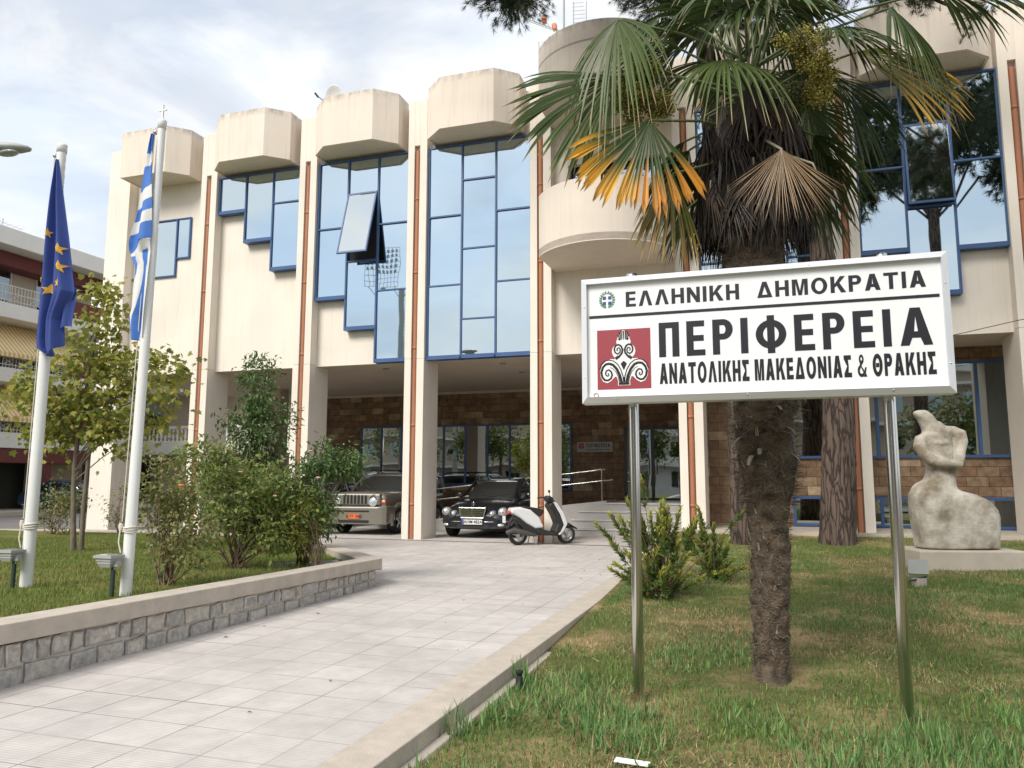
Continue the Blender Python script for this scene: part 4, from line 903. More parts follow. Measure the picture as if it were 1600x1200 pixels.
def suv(label,loc,rz,pm):
    c=thing('off_road_car',label,'car',loc,rz); W_=.90
    lower_body([(-.0,.70,.40,.62,.66),(.04,.82,.34,1.06,1.10),(.10,W_-.04,.32,1.10,1.14),(.5,W_-.02,.30,1.12,1.17),(1.3,W_-.01,.30,1.13,1.18),(1.5,W_-.01,.30,1.13,1.18),(3.9,W_-.02,.30,1.10,1.12),(4.35,W_-.05,.34,1.08,1.1),(4.42,.76,.40,1.0,1.02)],c,pm)
    cabin([(1.25,.82,1.12,.72,1.15,0),(1.72,.82,1.11,.70,1.60,1),(2.1,.80,1.09,.69,1.68,1),(3.0,.80,1.09,.69,1.69,1),(3.8,.80,1.09,.68,1.67,1),(4.3,.78,1.08,.68,1.60,1),(4.36,.78,1.08,.68,1.55,1)],c,pm)
    for x in (-.78,.78):
        for y in (.80,3.5): 
            wheel(c,x,y,.36,.23)
            mb=MB(); s=1 if x>0 else -1; pts=[(x+s*.10,y+.46*math.cos(R(a)),.36+.46*math.sin(R(a))) for a in range(-15,196,15)]; mb.tube(pts,.05,8); mb.build('wheel_arch',M['trim'] if False else pm,c,off=(0,0,0))
        mirror(c,x*1.16,1.62,1.20,M['trim'])
    mb=MB(); mb.box(-.72,.72,-.075,.12,.80,1.09); g=mb.build('grille',pm,c,off=(0,0,0),bevel=.03)
    for k in range(7):
        x=(k-3)*.104; mb=MB(); mb.box(x-.036,x+.036,-.082,-.06,.825,1.065); mb.build('slot',M['dark'],g,off=(0,0,0),bevel=.01)
    for s in (-1,1):
        mb=MB(); mb.lathe([(.135,.06),(.135,-.02),(.12,-.03)],24,(s*.55,-.075,.945),'y',cap=False); mb.lathe([(.12,-.025),(.08,-.05),(0,-.06)],24,(s*.53,-.075,.875),'y'); mb.build('headlight',M['lampglass'],c,off=(0,0,0))
        mb=MB(); mb.box(s*.70-.0 if s>0 else -.84,.84 if s>0 else -.70,.0,.14,.84,.92); mb.build('indicator_light',M['amber'],c,off=(0,0,0),bevel=.02)
        mb=MB(); mb.ball((s*.68,-.075,.56),(.07,.05,.07),10); mb.build('fog_light',M['lampglass'],c,off=(0,0,0))
    mb=MB(); mb.loft([[(a*w_,y,z) for a,z in ((-1,z0),(1,z0),(1,z1),(-1,z1))] for y,w_,z0,z1 in ((-.13,.66,.32,.72),(-.115,.80,.29,.75),(-.02,.89,.28,.78),(.10,.92,.30,.78),(.45,.92,.38,.76))],0,True,False)
    mb.build('bumper',pm,c,off=(0,0,0),bevel=.03)
    mb=MB(); mb.box(-.44,.44,-.137,-.08,.615,.655); mb.build('upper_intake',M['dark'],c,off=(0,0,0))
    mb=MB(); mb.box(-.44,.44,-.137,-.08,.33,.40); mb.build('lower_intake',M['dark'],c,off=(0,0,0))
    plate(c,-.142,.50,'ΚΗΥ·1861',M['plate_o'],.36,.12)
    mb=MB()
    for s in (-1,1): mb.tube([(s*.58,1.9,1.72),(s*.58,2.1,1.76),(s*.58,3.9,1.76),(s*.58,4.1,1.70)],.02,8)
    for y in (2.3,3.5): mb.tube([(-.58,y,1.76),(.58,y,1.76)],.016,8)
    mb.build('roof_rack',M['trim'],c,off=(0,0,0)); return c
jp=suv('champagne off road car with slotted grille and orange number plate',(4.76,.92,0),R(1.5),M['p_gold'])
jp.scale=(1.05,1.05,1.03)

def scooter(loc,rz):
    c=thing('motor_scooter','white and black motor scooter on its stand in front of the pillar by the steps','scooter',loc,rz)
    # local: length along x, front at +x, ground z=0
    M['sc_white']=paint('scooter_white',(.72,.72,.72)); 
    def whl(x):
        t=MB(); r=.225; t.lathe([(r*.66,-.05),(r*.9,-.055),(r,-.03),(r,.03),(r*.9,.055),(r*.66,.05)],26,(x,0,r),'y',cap=False); o=t.build('wheel',M['tyre'],c,off=(0,0,0))
        q=MB(); q.lathe([(r*.68,-.03),(r*.60,-.03),(r*.60,.03),(r*.68,.03)],24,(x,0,r),'y',cap=False); q.lathe([(.04,-.05),(.04,.05)],12,(x,0,r),'y')
        for k in range(3):
            a=2*math.pi*k/3+.5; q.tube([(x+.03*math.cos(a),0,r+.03*math.sin(a)),(x+r*.64*math.cos(a+.35),0,r+r*.64*math.sin(a+.35))],[.022,.016],6)
        q.build('rim',M['rim'],o,off=(0,0,0))
    whl(-.62); whl(.62)
    def side(name,poly,w_,m,bev=.02,y0=None):
        mb=MB(); mb.prism_y(poly,-w_/2 if y0 is None else y0,w_/2 if y0 is None else y0+w_); return mb.build(name,m,c,off=(0,0,0),bevel=bev,seg=3)
    side('rear_body',[(-.82,.87),(-.60,.89),(-.34,.82),(-.12,.64),(.0,.40),(-.22,.38),(-.44,.50),(-.62,.64),(-.84,.76)],.32,M['sc_white'],.05)
    side('engine_cover',[(-.80,.62),(-.62,.68),(-.42,.56),(-.24,.43),(-.05,.40),(.0,.26),(-.25,.20),(-.5,.22),(-.55,.40)],.24,M['trim'],.04)
    side('floorboard',[(-.18,.42),(-.02,.36),(.22,.30),(.40,.26),(.38,.20),(-.05,.22),(-.2,.28)],.32,M['trim'],.03)
    side('seat',[(-.66,.88),(-.42,.90),(-.18,.86),(-.02,.82),(.0,.76),(-.08,.66),(-.18,.68),(-.36,.80),(-.62,.87)],.24,M['trim'],.04)
    side('leg_shield',[(.16,.98),(.22,.99),(.40,.72),(.50,.46),(.40,.28),(.28,.24),(.26,.30),(.34,.48),(.26,.68),(.12,.90)],.36,M['trim'],.04)
    side('front_panel',[(.22,1.0),(.32,.98),(.49,.74),(.59,.48),(.50,.32),(.40,.22),(.34,.23),(.46,.48),(.36,.72)],.34,M['sc_white'],.02)
    side('front_mudguard',[(.40,.42),(.50,.52),(.66,.50),(.80,.42),(.90,.36),(.88,.34),(.72,.44),(.58,.47),(.46,.40)],.14,M['trim'],.02)
    side('rear_mudguard',[(-.90,.40),(-.86,.54),(-.78,.66),(-.70,.64),(-.80,.52),(-.86,.38)],.14,M['trim'],.02)
    mb=MB(); mb.tube([(.62,.07,.22),(.50,.07,.46),(.40,.0,.70)],[.02,.022,.03],8); mb.tube([(.62,-.07,.22),(.50,-.07,.46)],[.02,.022],8); mb.build('fork',M['steel'],c,off=(0,0,0))
    side('handlebar_cowl',[(.06,1.10),(.14,1.16),(.24,1.10),(.30,.98),(.20,.96),(.10,1.00)],.24,M['trim'],.04)
    mb=MB(); 
    for s in (-1,1): mb.tube([(.14,s*.08,1.08),(.08,s*.24,1.10),(.02,s*.34,1.08)],[.02,.018,.02],8)
    mb.build('handlebar',M['trim'],c,off=(0,0,0))
    mb=MB()
    mb.tube([(.12,-.2,1.1),(.08,-.26,1.22)],.006,5); mb.ball((.07,-.27,1.25),(.02,.06,.04),8); mb.build('wing_mirror',M['trim'],c,off=(0,0,0))
    mb=MB(); mb.ball((-.86,0,.76),(.06,.11,.05),10); mb.build('tail_light',M['redlens'],c,off=(0,0,0))
    mb=MB(); mb.box(-.97,-.955,-.09,.09,.52,.68); mb.build('number_plate',M['plate'],c,off=(0,0,0))
    mb=MB(); mb.tube([(-.95,-.14,.30),(-.78,-.16,.36),(-.45,-.17,.28),(-.2,-.15,.22)],[.05,.06,.06,.025],12); mb.build('exhaust',mat('exhaust_dark',(.10,.095,.09),.5,.5),c,off=(0,0,0))
    mb=MB(); mb.tube([(-.28,-.10,.24),(-.22,-.18,.0)],.013,6); mb.tube([(-.28,.10,.24),(-.30,.18,.0)],.013,6); mb.tube([(-.28,-.1,.24),(-.28,.1,.24)],.013,6); mb.build('stand',M['steel'],c,off=(0,0,0))
    return c
scooter((10.50,-.42,0),R(38))
# ---------------- plants ----------------
def norm(a): return a/np.maximum(1e-9,np.linalg.norm(a,axis=-1,keepdims=True))
OVAL=(np.array([(0,0,0),(.5,.42,.12),(0,1,-.05),(-.5,.42,.12),(0,.45,0)],float),[(0,1,2,4),(0,4,2,3)])
NARROW=OVAL
_ml=[(0,0),(.22,.10),(.50,.12),(.36,.30),(.55,.55),(.28,.55),(.18,.72),(0,1.0),(-.18,.72),(-.28,.55),(-.55,.55),(-.36,.30),(-.50,.12),(-.22,.10)]
MAPLE=(np.array([(a,b,.12*abs(a)-.10*b*b) for a,b in _ml],float),[tuple(range(14))])
def inst_mesh(name,T,pos,d,n,size,width,m,parent,off=(0,0,0),colr=None,smooth=False,col_v=None):
    """many copies of one leaf shape in one mesh: pos, direction, normal (N,3), size, width (N)"""
    tv,tf=T; N_=len(pos); k=len(tv); d=norm(d); s=norm(np.cross(d,n)); n=np.cross(s,d)
    size=np.broadcast_to(size,(N_,))[:,None,None]; width=np.broadcast_to(width,(N_,))[:,None,None]
    V=pos[:,None,:]+s[:,None,:]*tv[None,:,0:1]*width+d[:,None,:]*tv[None,:,1:2]*size+n[:,None,:]*tv[None,:,2:3]*size
    V=(V-np.array(off)).reshape(-1,3)
    me=bpy.data.meshes.new(name); me.vertices.add(len(V)); me.vertices.foreach_set('co',V.astype(np.float32).ravel())
    tot=np.array([len(f) for f in tf]); idx=np.concatenate([np.array(f) for f in tf]); L=len(idx)
    me.loops.add(L*N_); me.loops.foreach_set('vertex_index',(idx[None,:]+np.arange(N_)[:,None]*k).ravel().astype(np.int32))
    me.polygons.add(len(tf)*N_); st=np.concatenate([[0],np.cumsum(tot)[:-1]])
    me.polygons.foreach_set('loop_start',(st[None,:]+np.arange(N_)[:,None]*L).ravel().astype(np.int32))
    me.polygons.foreach_set('loop_total',np.tile(tot,N_).astype(np.int32))
    if smooth: me.polygons.foreach_set('use_smooth',np.ones(len(tf)*N_,bool))
    me.materials.append(m)
    if colr is not None:
        a=me.color_attributes.new('col','FLOAT_COLOR','POINT'); c=np.ones((N_,k,4),np.float32); c[:,:,:3]=colr[:,None,:] if col_v is None else colr[:,None,:]*(1-col_v[None,:,None])+col_v[None,:,None]*colr[:,None,:]*1.25
        a.data.foreach_set('color',c.ravel())
    me.update(calc_edges=True); me.validate()
    o=bpy.data.objects.new(name,me); col.objects.link(o); o.parent=parent
    return o
M['bark']=mat('brown_bark',(.14,.10,.07),.95,c2=(.07,.05,.035),scale=14,bump=.8,bscale=30,stretch=(1,1,.2))
M['bark_grey']=mat('grey_bark',(.24,.20,.15),.95,c2=(.12,.10,.075),scale=12,bump=.8,bscale=30,stretch=(1,1,.25))
M['twig']=mat('twig_brown',(.12,.085,.055),.9,c2=(.2,.14,.09),scale=10)
def plantgen(rg,blobs,per,clump_r,leaf,aspect,droop=.2,out=.7,stems=None):
    """blobs: (centre, radii, clumps); leaves gathered in clumps spread through the volume"""
    P=[];D=[];Nn=[];S=[];CC=[]
    for c,r,nc in blobs:
        c=np.array(c);r=np.array(r); q=norm(rg.normal(size=(nc,3)))*(rg.random((nc,1))**.45); cc=c+q*r; CC.append(cc)
        for k in range(nc):
            m_=int(per*rg.uniform(.5,1.5)); o=rg.normal(size=(m_,3))*clump_r*rg.uniform(.6,1.3); P.append(cc[k]+o)
            outw=norm(cc[k]-c+1e-6)*out; D.append(norm(outw+norm(rg.normal(size=(m_,3)))*.8+np.array([0,0,-droop]))); Nn.append(norm(rg.normal(size=(m_,3))*.55+np.array([0,-.15,1.0]))); S.append(leaf*rg.uniform(.6,1.25,m_))
    return np.concatenate(P),np.concatenate(D),np.concatenate(Nn),np.concatenate(S),np.concatenate(CC)
def stems(base,targets,rg,r0,name,m,parent,off,n=5,bend=.12,rt=.004):
    mb=MB()
    for t in targets:
        b=np.array(base)+np.array([rg.normal()*.05,rg.normal()*.05,0]); t=np.array(t); pts=[]
        side=rg.normal(size=3)*bend
        for k in range(n):
            u=k/(n-1); p=b+(t-b)*np.array([u**1.35,u**1.35,u]) + side*math.sin(math.pi*u)*.7; pts.append(tuple(p))
        mb.tube(pts,[r0*(1-u)+rt*u for u in [k/(n-1) for k in range(n)]],5)
    return mb.build(name,m,parent,off=off,recalc=False)
def shrub(name,label,cat,base,blobs,per,clump_r,leaf,aspect,m,seed,colr=None,droop=.2,group=None,nst=12,T=OVAL,r0=.016,out=.7):
    rg=np.random.default_rng(seed); t=thing(name,label,cat,base,group=group)
    P,D,Nn,S,CC=plantgen(rg,blobs,per*1.9,clump_r*1.1,leaf,aspect,droop,out)
    inst_mesh('foliage',T,P,D,Nn,S,S*aspect,m,t,off=base)
    stems(base,[CC[i] for i in rg.choice(len(CC),min(nst,len(CC)),False)],rg,r0,'stem',M['twig'],t,base)
    return t,CC,rg
def flowers(t,pts,r,m,name='flower',base=(0,0,0),seed=1):
    rg=np.random.default_rng(seed)
    for p in pts:
        mb=MB()
        for k in range(9):
            a=k*2.4; q=r*(.3+.07*k); c=(p[0]+q*math.cos(a)*.8,p[1]+q*math.sin(a)*.8,p[2]+rg.normal()*r*.3); mb.ball(c,(r*.42,r*.42,r*.3),6)
        mb.build(name,m,t,off=base)
M['maple']=leafmat('maple_leaves',(.16,.21,.045),(.46,.42,.09),.42)
M['dgreen']=leafmat('dark_green_leaves',(.06,.12,.035),(.15,.22,.07),.28,rough=.4)
M['mgreen']=leafmat('mid_green_leaves',(.11,.19,.05),(.32,.33,.09),.32)
M['rgreen']=leafmat('rose_leaves',(.12,.19,.06),(.33,.27,.10),.32)
M['ygreen']=leafmat('yellow_green_leaves',(.13,.17,.035),(.28,.27,.05),.35)
M['fol_olive']=leafmat('olive_green_leaves',(.07,.11,.03),(.19,.20,.05),.28)
# young maple on the left lawn
b=(3.54,-7.17,.21)
mt=thing('young_maple','young maple with yellow green leaves and twin slender trunks on the left lawn','tree',b)
rg=np.random.default_rng(5)
blobs=[((3.55,-7.2,3.0),(.95,.8,.85),40),((3.75,-7.1,4.0),(.75,.65,.75),26),((3.75,-7.1,4.9),(.32,.3,.45),9),((4.65,-6.85,3.3),(.65,.5,.6),20),((4.2,-7.0,2.5),(.7,.5,.45),14),((2.55,-7.5,3.2),(.5,.4,.35),10),((3.0,-7.3,2.5),(.55,.5,.4),11),((5.1,-6.7,3.45),(.3,.3,.25),4),((4.9,-6.8,2.6),(.4,.3,.3),4)]
P,D,Nn,S,CC=plantgen(rg,blobs,27,.17,.118,1,droop=.75,out=.5)
inst_mesh('crown',MAPLE,P,D,Nn,S,S*.95,M['maple'],mt,off=b)
mb=MB(); mb.tube([(3.54,-7.17,.1),(3.50,-7.2,.9),(3.45,-7.2,1.7),(3.5,-7.2,2.6),(3.62,-7.15,3.6),(3.7,-7.1,4.7)],[.055,.047,.042,.035,.024,.01],9)
mb.tube([(3.66,-7.12,.1),(3.68,-7.15,1.0),(3.72,-7.15,2.0),(3.95,-7.05,3.0),(4.3,-6.95,3.7)],[.05,.042,.036,.025,.01],9)
for i in rg.choice(len(CC),34,False):
    t_=CC[i]; s0=np.array([3.5,-7.2,max(1.5,t_[2]-.8)]); mb.tube([tuple(s0),tuple((s0+t_)/2+np.array([0,0,.05])),tuple(t_)],[.014,.01,.004],5)
mb.build('trunk',M['bark_grey'],mt,off=b,recalc=False)
# tall dark shrub by the second pillar
b=(5.85,-4.75,.13)
tt,CC,rg=shrub('tall_shrub','tall narrow dark green shrub rising behind the flowering bushes','shrub',b,[((5.62,-4.8,3.4),(.38,.35,.85),34),((5.62,-4.85,2.5),(.62,.5,.65),48),((5.75,-4.8,1.7),(.45,.4,.5),24),((5.1,-4.95,2.7),(.2,.2,.25),4),((6.15,-4.7,2.8),(.25,.2,.3),5)],17,.11,.125,.36,M['dgreen'],3,droop=.5,nst=14,r0=.025)
# the flower bed
b=(9.25,-11.2,.36)
rb,CC,rg=shrub('rose_bush','loose reddish green rose bush standing right of the striped flag\'s pole','rose bush',b,[((9.15,-11.1,1.35),(.36,.32,.5),36),((9.3,-11.1,.9),(.42,.35,.4),30)],16,.07,.062,.62,M['rgreen'],8,droop=.2,nst=26,r0=.009)
M['petal_p']=mat('pink_petals',(.72,.40,.42),.7); M['petal_o']=mat('orange_petals',(.70,.22,.09),.7)
flowers(rb,[(9.42,-11.25,1.45)],.035,M['petal_o'],base=b)
b=(8.45,-9.0,.28)
hb,CC,rg=shrub('hibiscus_bush','broad bushy green shrub with a few pale pink flowers in the middle of the bed','shrub',b,[((8.15,-9.1,1.25),(.62,.55,.65),70),((8.9,-8.8,1.05),(.6,.5,.6),66),((8.0,-9.2,1.8),(.4,.3,.3),18)],19,.085,.085,.5,M['mgreen'],12,nst=24,r0=.016)
flowers(hb,[(8.7,-9.3,1.62),(9.2,-9.2,1.3)],.028,M['petal_p'],base=b)
b=(9.0,-8.15,.27)
ob,CC,rg=shrub('oleander_bush','dark glossy bush with pink blooms reaching toward the champagne car','shrub',b,[((8.95,-8.2,1.2),(.45,.5,.6),54),((9.55,-8.0,1.74),(.36,.3,.15),26),((9.3,-8.1,1.8),(.35,.3,.25),16),((9.2,-8.35,1.1),(.35,.35,.4),22)],18,.08,.10,.34,M['dgreen'],14,droop=.4,nst=20,r0=.018)
flowers(ob,[(9.25,-8.45,1.93),(9.42,-8.5,1.55)],.034,M['petal_p'],base=b)
b=(9.62,-8.75,.28)
shrub('feathery_bush','light green feathery bush at the tip of the bed by the corner of the wall','shrub',b,[((9.3,-8.75,.9),(.28,.28,.4),34)],20,.07,.085,.22,M['ygreen'],19,droop=-.1,nst=12,r0=.01)
b=(7.0,-6.2,.2)
shrub('back_bush','olive green bush behind the flower bed in front of the second pillar','shrub',b,[((6.6,-6.4,1.25),(.9,.6,.65),60),((7.5,-6.0,1.1),(.7,.5,.55),46),((5.9,-6.6,1.5),(.5,.4,.4),18)],18,.1,.10,.42,M['fol_olive'],23,nst=18,r0=.018)
b=(-2.15,-2.55,.08)
shrub('small_rose','small straggly rose bush at the far edge of the left lawn','rose bush',b,[((-2.1,-2.5,.8),(.75,.5,.6),30)],18,.12,.09,.6,M['rgreen'],29,nst=14,r0=.012)
b=(-.9,-1.6,.06)
shrub('thin_shrub','thin leafy shrub against the side of the corner pillar','shrub',b,[((-.9,-1.6,.95),(.45,.4,.75),16)],14,.11,.08,.5,M['rgreen'],31,nst=12,r0=.012)
# bush beside the sign
b=(14.25,-8.1,.02)
M['tipgreen']=leafmat('leathery_leaves',(.07,.12,.03),(.25,.25,.05),.3,rough=.4)
def whorlbush(name,label,b,targets,seed,leaf=.10):
    rg=np.random.default_rng(seed); t=thing(name,label,'shrub',b); P=[];D=[];Nn=[];S=[];C_=[]
    mb=MB()
    for tg in targets:
        tg=np.array(tg); b_=np.array(b)+rg.normal(size=3)*[.05,.05,0]; mid=(b_+tg)/2+rg.normal(size=3)*.05; pts=[]
        for k in range(7):
            u=k/6; pts.append((1-u)**2*b_+2*u*(1-u)*mid+u*u*tg)
        mb.tube([tuple(p) for p in pts],[.006*(1-k/7)+.0025 for k in range(7)],5)
        ax=norm(pts[-1]-pts[-3]); n=int(rg.uniform(75,110))
        for k in range(n):
            u=rg.random()**.7; a=rg.random()*6.28; c_=pts[-1]-ax*(1-u)*.42
            r_=norm(np.cross(ax,rg.normal(size=3))); dd=norm(r_*(1.0-.55*u)+ax*(.5+.7*u)); P.append(c_+rg.normal(size=3)*.008); D.append(dd); Nn.append(norm(ax+r_*-.5)); S.append(leaf*rg.uniform(.65,1.2)*(1-.25*u))
            g=np.array((.13,.22,.055)); yv=np.array((.55,.55,.12)); rd=np.array((.28,.17,.06)); f=max(0,min(1,(u-.45)*1.6+rg.normal()*.12)); cc=g*(1-f)+yv*f; 
            if rg.random()<.08: cc=rd
            C_.append(cc)
    inst_mesh('foliage',OVAL,np.array(P),np.array(D),np.array(Nn),np.array(S),np.array(S)*.30,M['leaf_attr'],t,off=b,colr=np.array(C_)); mb.build('stem',M['twig'],t,off=b,recalc=False)
M['leaf_attr']=leafmat('leaves_by_colour',attr=True,trans=.3)
rg=np.random.default_rng(77)
tg=[(14.02,-8.15,1.55),(13.85,-8.2,1.25),(13.62,-8.25,.75),(13.7,-8.3,.45),(14.0,-8.2,1.1),(14.5,-8.05,1.15),(14.7,-8.0,1.05)]+[(14.25+rg.normal()*.30,-8.1+rg.normal()*.28,.15+rg.random()*1.1) for _ in range(66)]
whorlbush('yellow_tipped_bush','yellow tipped leathery bush growing at the kerb behind the left sign post',(14.25,-8.1,.02),tg,41)
tg=[(14.8+rg.normal()*.22,-6.4+rg.normal()*.25,.2+rg.random()*.7) for _ in range(30)]+[(14.6,-6.4,1.1)]
whorlbush('low_bush','low yellow green bush behind the sign, between kerb and palm trunk',(14.85,-6.4,.09),tg,43)

# ---------------- palm ----------------
PX,PY=15.54,-11.36
palm=thing('fan_palm','shaggy fan palm with a fibrous trunk standing behind the big sign','palm tree',(PX,PY,-.10))
cR=Vector((math.cos(R(18)),math.sin(R(18)),0)); cF=Vector((-math.sin(R(18)),math.cos(R(18)),0))
def PW(x,d,z): v=Vector((PX,PY,0))+cR*x+cF*d; return Vector((v.x,v.y,z))
rg=np.random.default_rng(9)
mb=MB(); rings=[]; prof=[(-.2,.20),(-.08,.16),(.03,.135),(.3,.138),(.6,.15),(.95,.155),(1.2,.165),(1.45,.205),(1.65,.24),(1.8,.23),(2.2,.27),(2.8,.27),(3.6,.26),(4.2,.22),(4.6,.14),(5.0,.06)]
zs=np.arange(-.2,5.0,.035)
for i,z in enumerate(zs):
    r=np.interp(z,[p[0] for p in prof],[p[1] for p in prof]); saw=((z/.145)%1); ring=[]
    for k in range(40):
        a=2*math.pi*k/40; rr=r*(1+.16*saw*(.6+.4*math.sin(2*a+z*3))-.06+.06*math.sin(3*a+z*9)+.03*math.sin(7*a-z*17)+rg.normal()*.02); ring.append((PX+rr*math.cos(a)+.03*math.sin(z),PY+rr*math.sin(a),z))
    rings.append(ring)
mb.loft(rings,0,True,True)
M['palm_trunk']=mat('palm_fibre_trunk',(.17,.125,.085),.97,c2=(.035,.026,.018),scale=8,amt=.3,bump=1,bscale=50,stretch=(1,1,1.2),detail=10)
mb.build('trunk',M['palm_trunk'],palm,recalc=False)
# loose fibres
n=9000; z=rg.uniform(0,4.3,n)**1.0; a=rg.uniform(0,6.283,n); r=np.interp(z,[p[0] for p in prof],[p[1] for p in prof])*1.03
pos=np.stack([PX+r*np.cos(a)+.03*np.sin(z),PY+r*np.sin(a),z],1); rad=np.stack([np.cos(a),np.sin(a),0*a],1); tan=np.stack([-np.sin(a),np.cos(a),0*a],1)
d=norm(rad*rg.uniform(.15,.9,(n,1))+tan*rg.normal(size=(n,1))*.9+np.array([0,0,1.])*rg.normal(size=(n,1))*.7); up=(z>1.3)
sz=rg.uniform(.05,.14,n)*np.where(up,1.1,.42)
cc=np.array([(.10,.078,.055)])*rg.uniform(.3,1.0,(n,1))**2*3.2
inst_mesh('trunk_fibre',(np.array([(-.5,0,0),(.5,0,0),(.2,.6,.12),(0,1,.3),(-.2,.6,.12)],float),[(0,1,2,4),(4,2,3)]),pos,d,rad,sz,.005,M['leaf_attr'],palm,off=parent_world(palm),colr=cc)
M['stub']=mat('cut_leaf_stub',(.42,.36,.27),.8,c2=(.25,.20,.14),scale=12)
rr_=random.Random(6)
def stub(a,z,l,w0,up):
    mb=MB(); r=float(np.interp(z,[p[0] for p in prof],[p[1] for p in prof])); c,s=math.cos(a),math.sin(a); pts=[]
    for u in (0,.35,.7,1): pts.append((PX+c*(r*.9+l*u),PY+s*(r*.9+l*u),z+up*(u)-.6*l*u*u*1.6))
    rings=[]
    for i,p in enumerate(pts):
        w_=w0*(1-.35*i/3); rings.append([(p[0]-s*w_*x,p[1]+c*w_*x,p[2]+zz*w_*.4) for x,zz in ((-1,0),(0,.6),(1,0),(0,-.6))])
    mb.loft(rings,0,True,True); mb.build('leaf_stub',M['stub'],palm,recalc=True)
for ang,z,l,w0,up in ((-125,2.20,.16,.020,.10),(-60,2.12,.08,.02,.05),(-95,1.78,.07,.028,.02),(-135,1.88,.14,.02,.02),(-110,1.72,.12,.026,.04),(-30,1.74,.13,.016,.05),(-20,1.55,.14,.016,.05),(-40,1.95,.12,.018,.06),(-80,2.28,.08,.02,.04),(-150,1.9,.12,.014,.08),(-25,2.25,.15,.016,.06)): stub(R(ang),z,l,w0,up)
for k in range(80): stub(rr_.uniform(-3.3,.2),rr_.uniform(.1,2.0),rr_.uniform(.015,.05),rr_.uniform(.006,.013),rr_.uniform(.06,.13))
GREEN=np.array((.042,.074,.02)); LG=np.array((.085,.12,.035)); YEL=np.array((.62,.33,.03)); OR_=np.array((.58,.25,.03)); TAN=np.array((.46,.32,.19)); BR=np.array((.055,.036,.022)); OLV=np.array((.14,.15,.03))
def frond(hub,axis,side_hint,Rr,spread,mode,seed,base=None,nseg=40,droop=.15,tipdroop=.25,join=.5,width=1.0,name='frond'):
    rg=np.random.default_rng(seed); hub=np.array(hub); ax=norm(np.array(axis,float)); nr=norm(np.array(side_hint,float)); sd=norm(np.cross(ax,nr)); nr=np.cross(sd,ax)
    V=[];F=[];Cc=[]; St=9; dth=2*spread/nseg
    for k in range(nseg):
        th=-spread+dth*(k+.5)+rg.normal()*.012; dr=math.cos(th)*ax+math.sin(th)*sd; L=Rr*(.80+.20*math.cos(th))*rg.uniform(.92,1.05); tw=-math.sin(th)*ax+math.cos(th)*sd; dd=droop*rg.uniform(.7,1.3); td=tipdroop*rg.uniform(.3,1.8); b0=len(V); jn=min(.9,join*1.12*rg.uniform(.9,1.1)); lat=rg.normal()*.05
        ymix=rg.uniform(.0,.25)
        for i in range(St):
            t=(i/(St-1))**.85; p=hub+dr*L*t; p=p+np.array([0,0,-1])*(dd*L*t*t+td*L*max(0,t-.55)**2*2.6)+tw*lat*L*t*t
            p=p+nr*(-.10*L*math.sin(min(1,abs(th)/spread)*1.4)*t)
            full=L*max(t,.02)*math.tan(dth/2)*1.06; w_=full if t<jn else L*jn*math.tan(dth/2)*1.06*max(0.03,(1-((t-jn)/(1-jn))**2.2))
            w_*=width
            fold=nr*w_*.55
            V+= [p-tw*w_+fold*.5,p-fold*.5,p+tw*w_+fold*.5]
            if mode=='green': c=GREEN*(1-.0)+ (LG-GREEN)*min(1,t*.6+ymix); c=c if t<.93 else TAN*.7
            elif mode=='light': c=LG*(.8+.4*t); c=c if t<.9 else TAN*1.3
            elif mode=='yellow': 
                f=max(0,min(1,(t-.40-ymix)*3.5))*(1 if abs(th)>.15 or rg.random()<.8 else .4); c=(GREEN*1.2)*(1-f)+(YEL if th>-.1 else OR_)*f; c=c if t<.95 else BR*2
            elif mode=='halfyellow': f=max(0,min(1,(t-.35-ymix)*2.0))*(.35+.65*(math.sin(k*1.7)>0)); c=OLV*.8*(1-f)+YEL*.75*f
            elif mode=='tan': c=TAN*(.75+.5*rg.random())
            elif mode=='brown': c=BR*(.7+.6*rg.random())
            elif mode=='dark': c=GREEN*.9
            elif mode=='skirt': c=BR*.30  # near-black brown: shade under the crown is put into the leaf colour
            Cc+=[c]*3
        for i in range(St-1):
            a=b0+i*3; F+= [(a,a+1,a+4,a+3),(a+1,a+2,a+5,a+4)]
    me=bpy.data.meshes.new(name); o0=np.array(parent_world(palm)); me.from_pydata([tuple(v-o0) for v in V],[],F)
    at=me.color_attributes.new('col','FLOAT_COLOR','POINT'); at.data.foreach_set('color',np.concatenate([np.array(Cc),np.ones((len(Cc),1))],1).astype(np.float32).ravel())
    me.materials.append(M['frond']); me.update(); o=bpy.data.objects.new(name,me); col.objects.link(o); o.parent=palm
    if base is not None:
        mb=MB(); b_=Vector(base); h_=Vector(hub); mid=(b_+h_)/2+Vector((0,0,.06)); mb.tube([b_,mid,h_,h_+Vector(ax)*.06],[.016,.012,.010,.004],6)
        pm=M['petiole'] if mode not in('tan','brown') else M['stub']; q=mb.build('petiole',pm,o,off=tuple(o0),recalc=False)
    return o
M['frond']=leafmat('palm_leaf',attr=True,trans=.18,var=.18,rough=.42); M['petiole']=mat('palm_petiole',(.09,.12,.04),.5)
def pxw(px,py,d=0): s=(6.35+d)/6.35; return PW((px-1205)*.0058*s, d, 1.52+((4.84-(py-170)*.00595)-1.52)*s)
def V3(x,d,z): v=cR*x+cF*d+Vector((0,0,z)); return tuple(v)
crown=lambda z=4.7: PW(0,0,z)
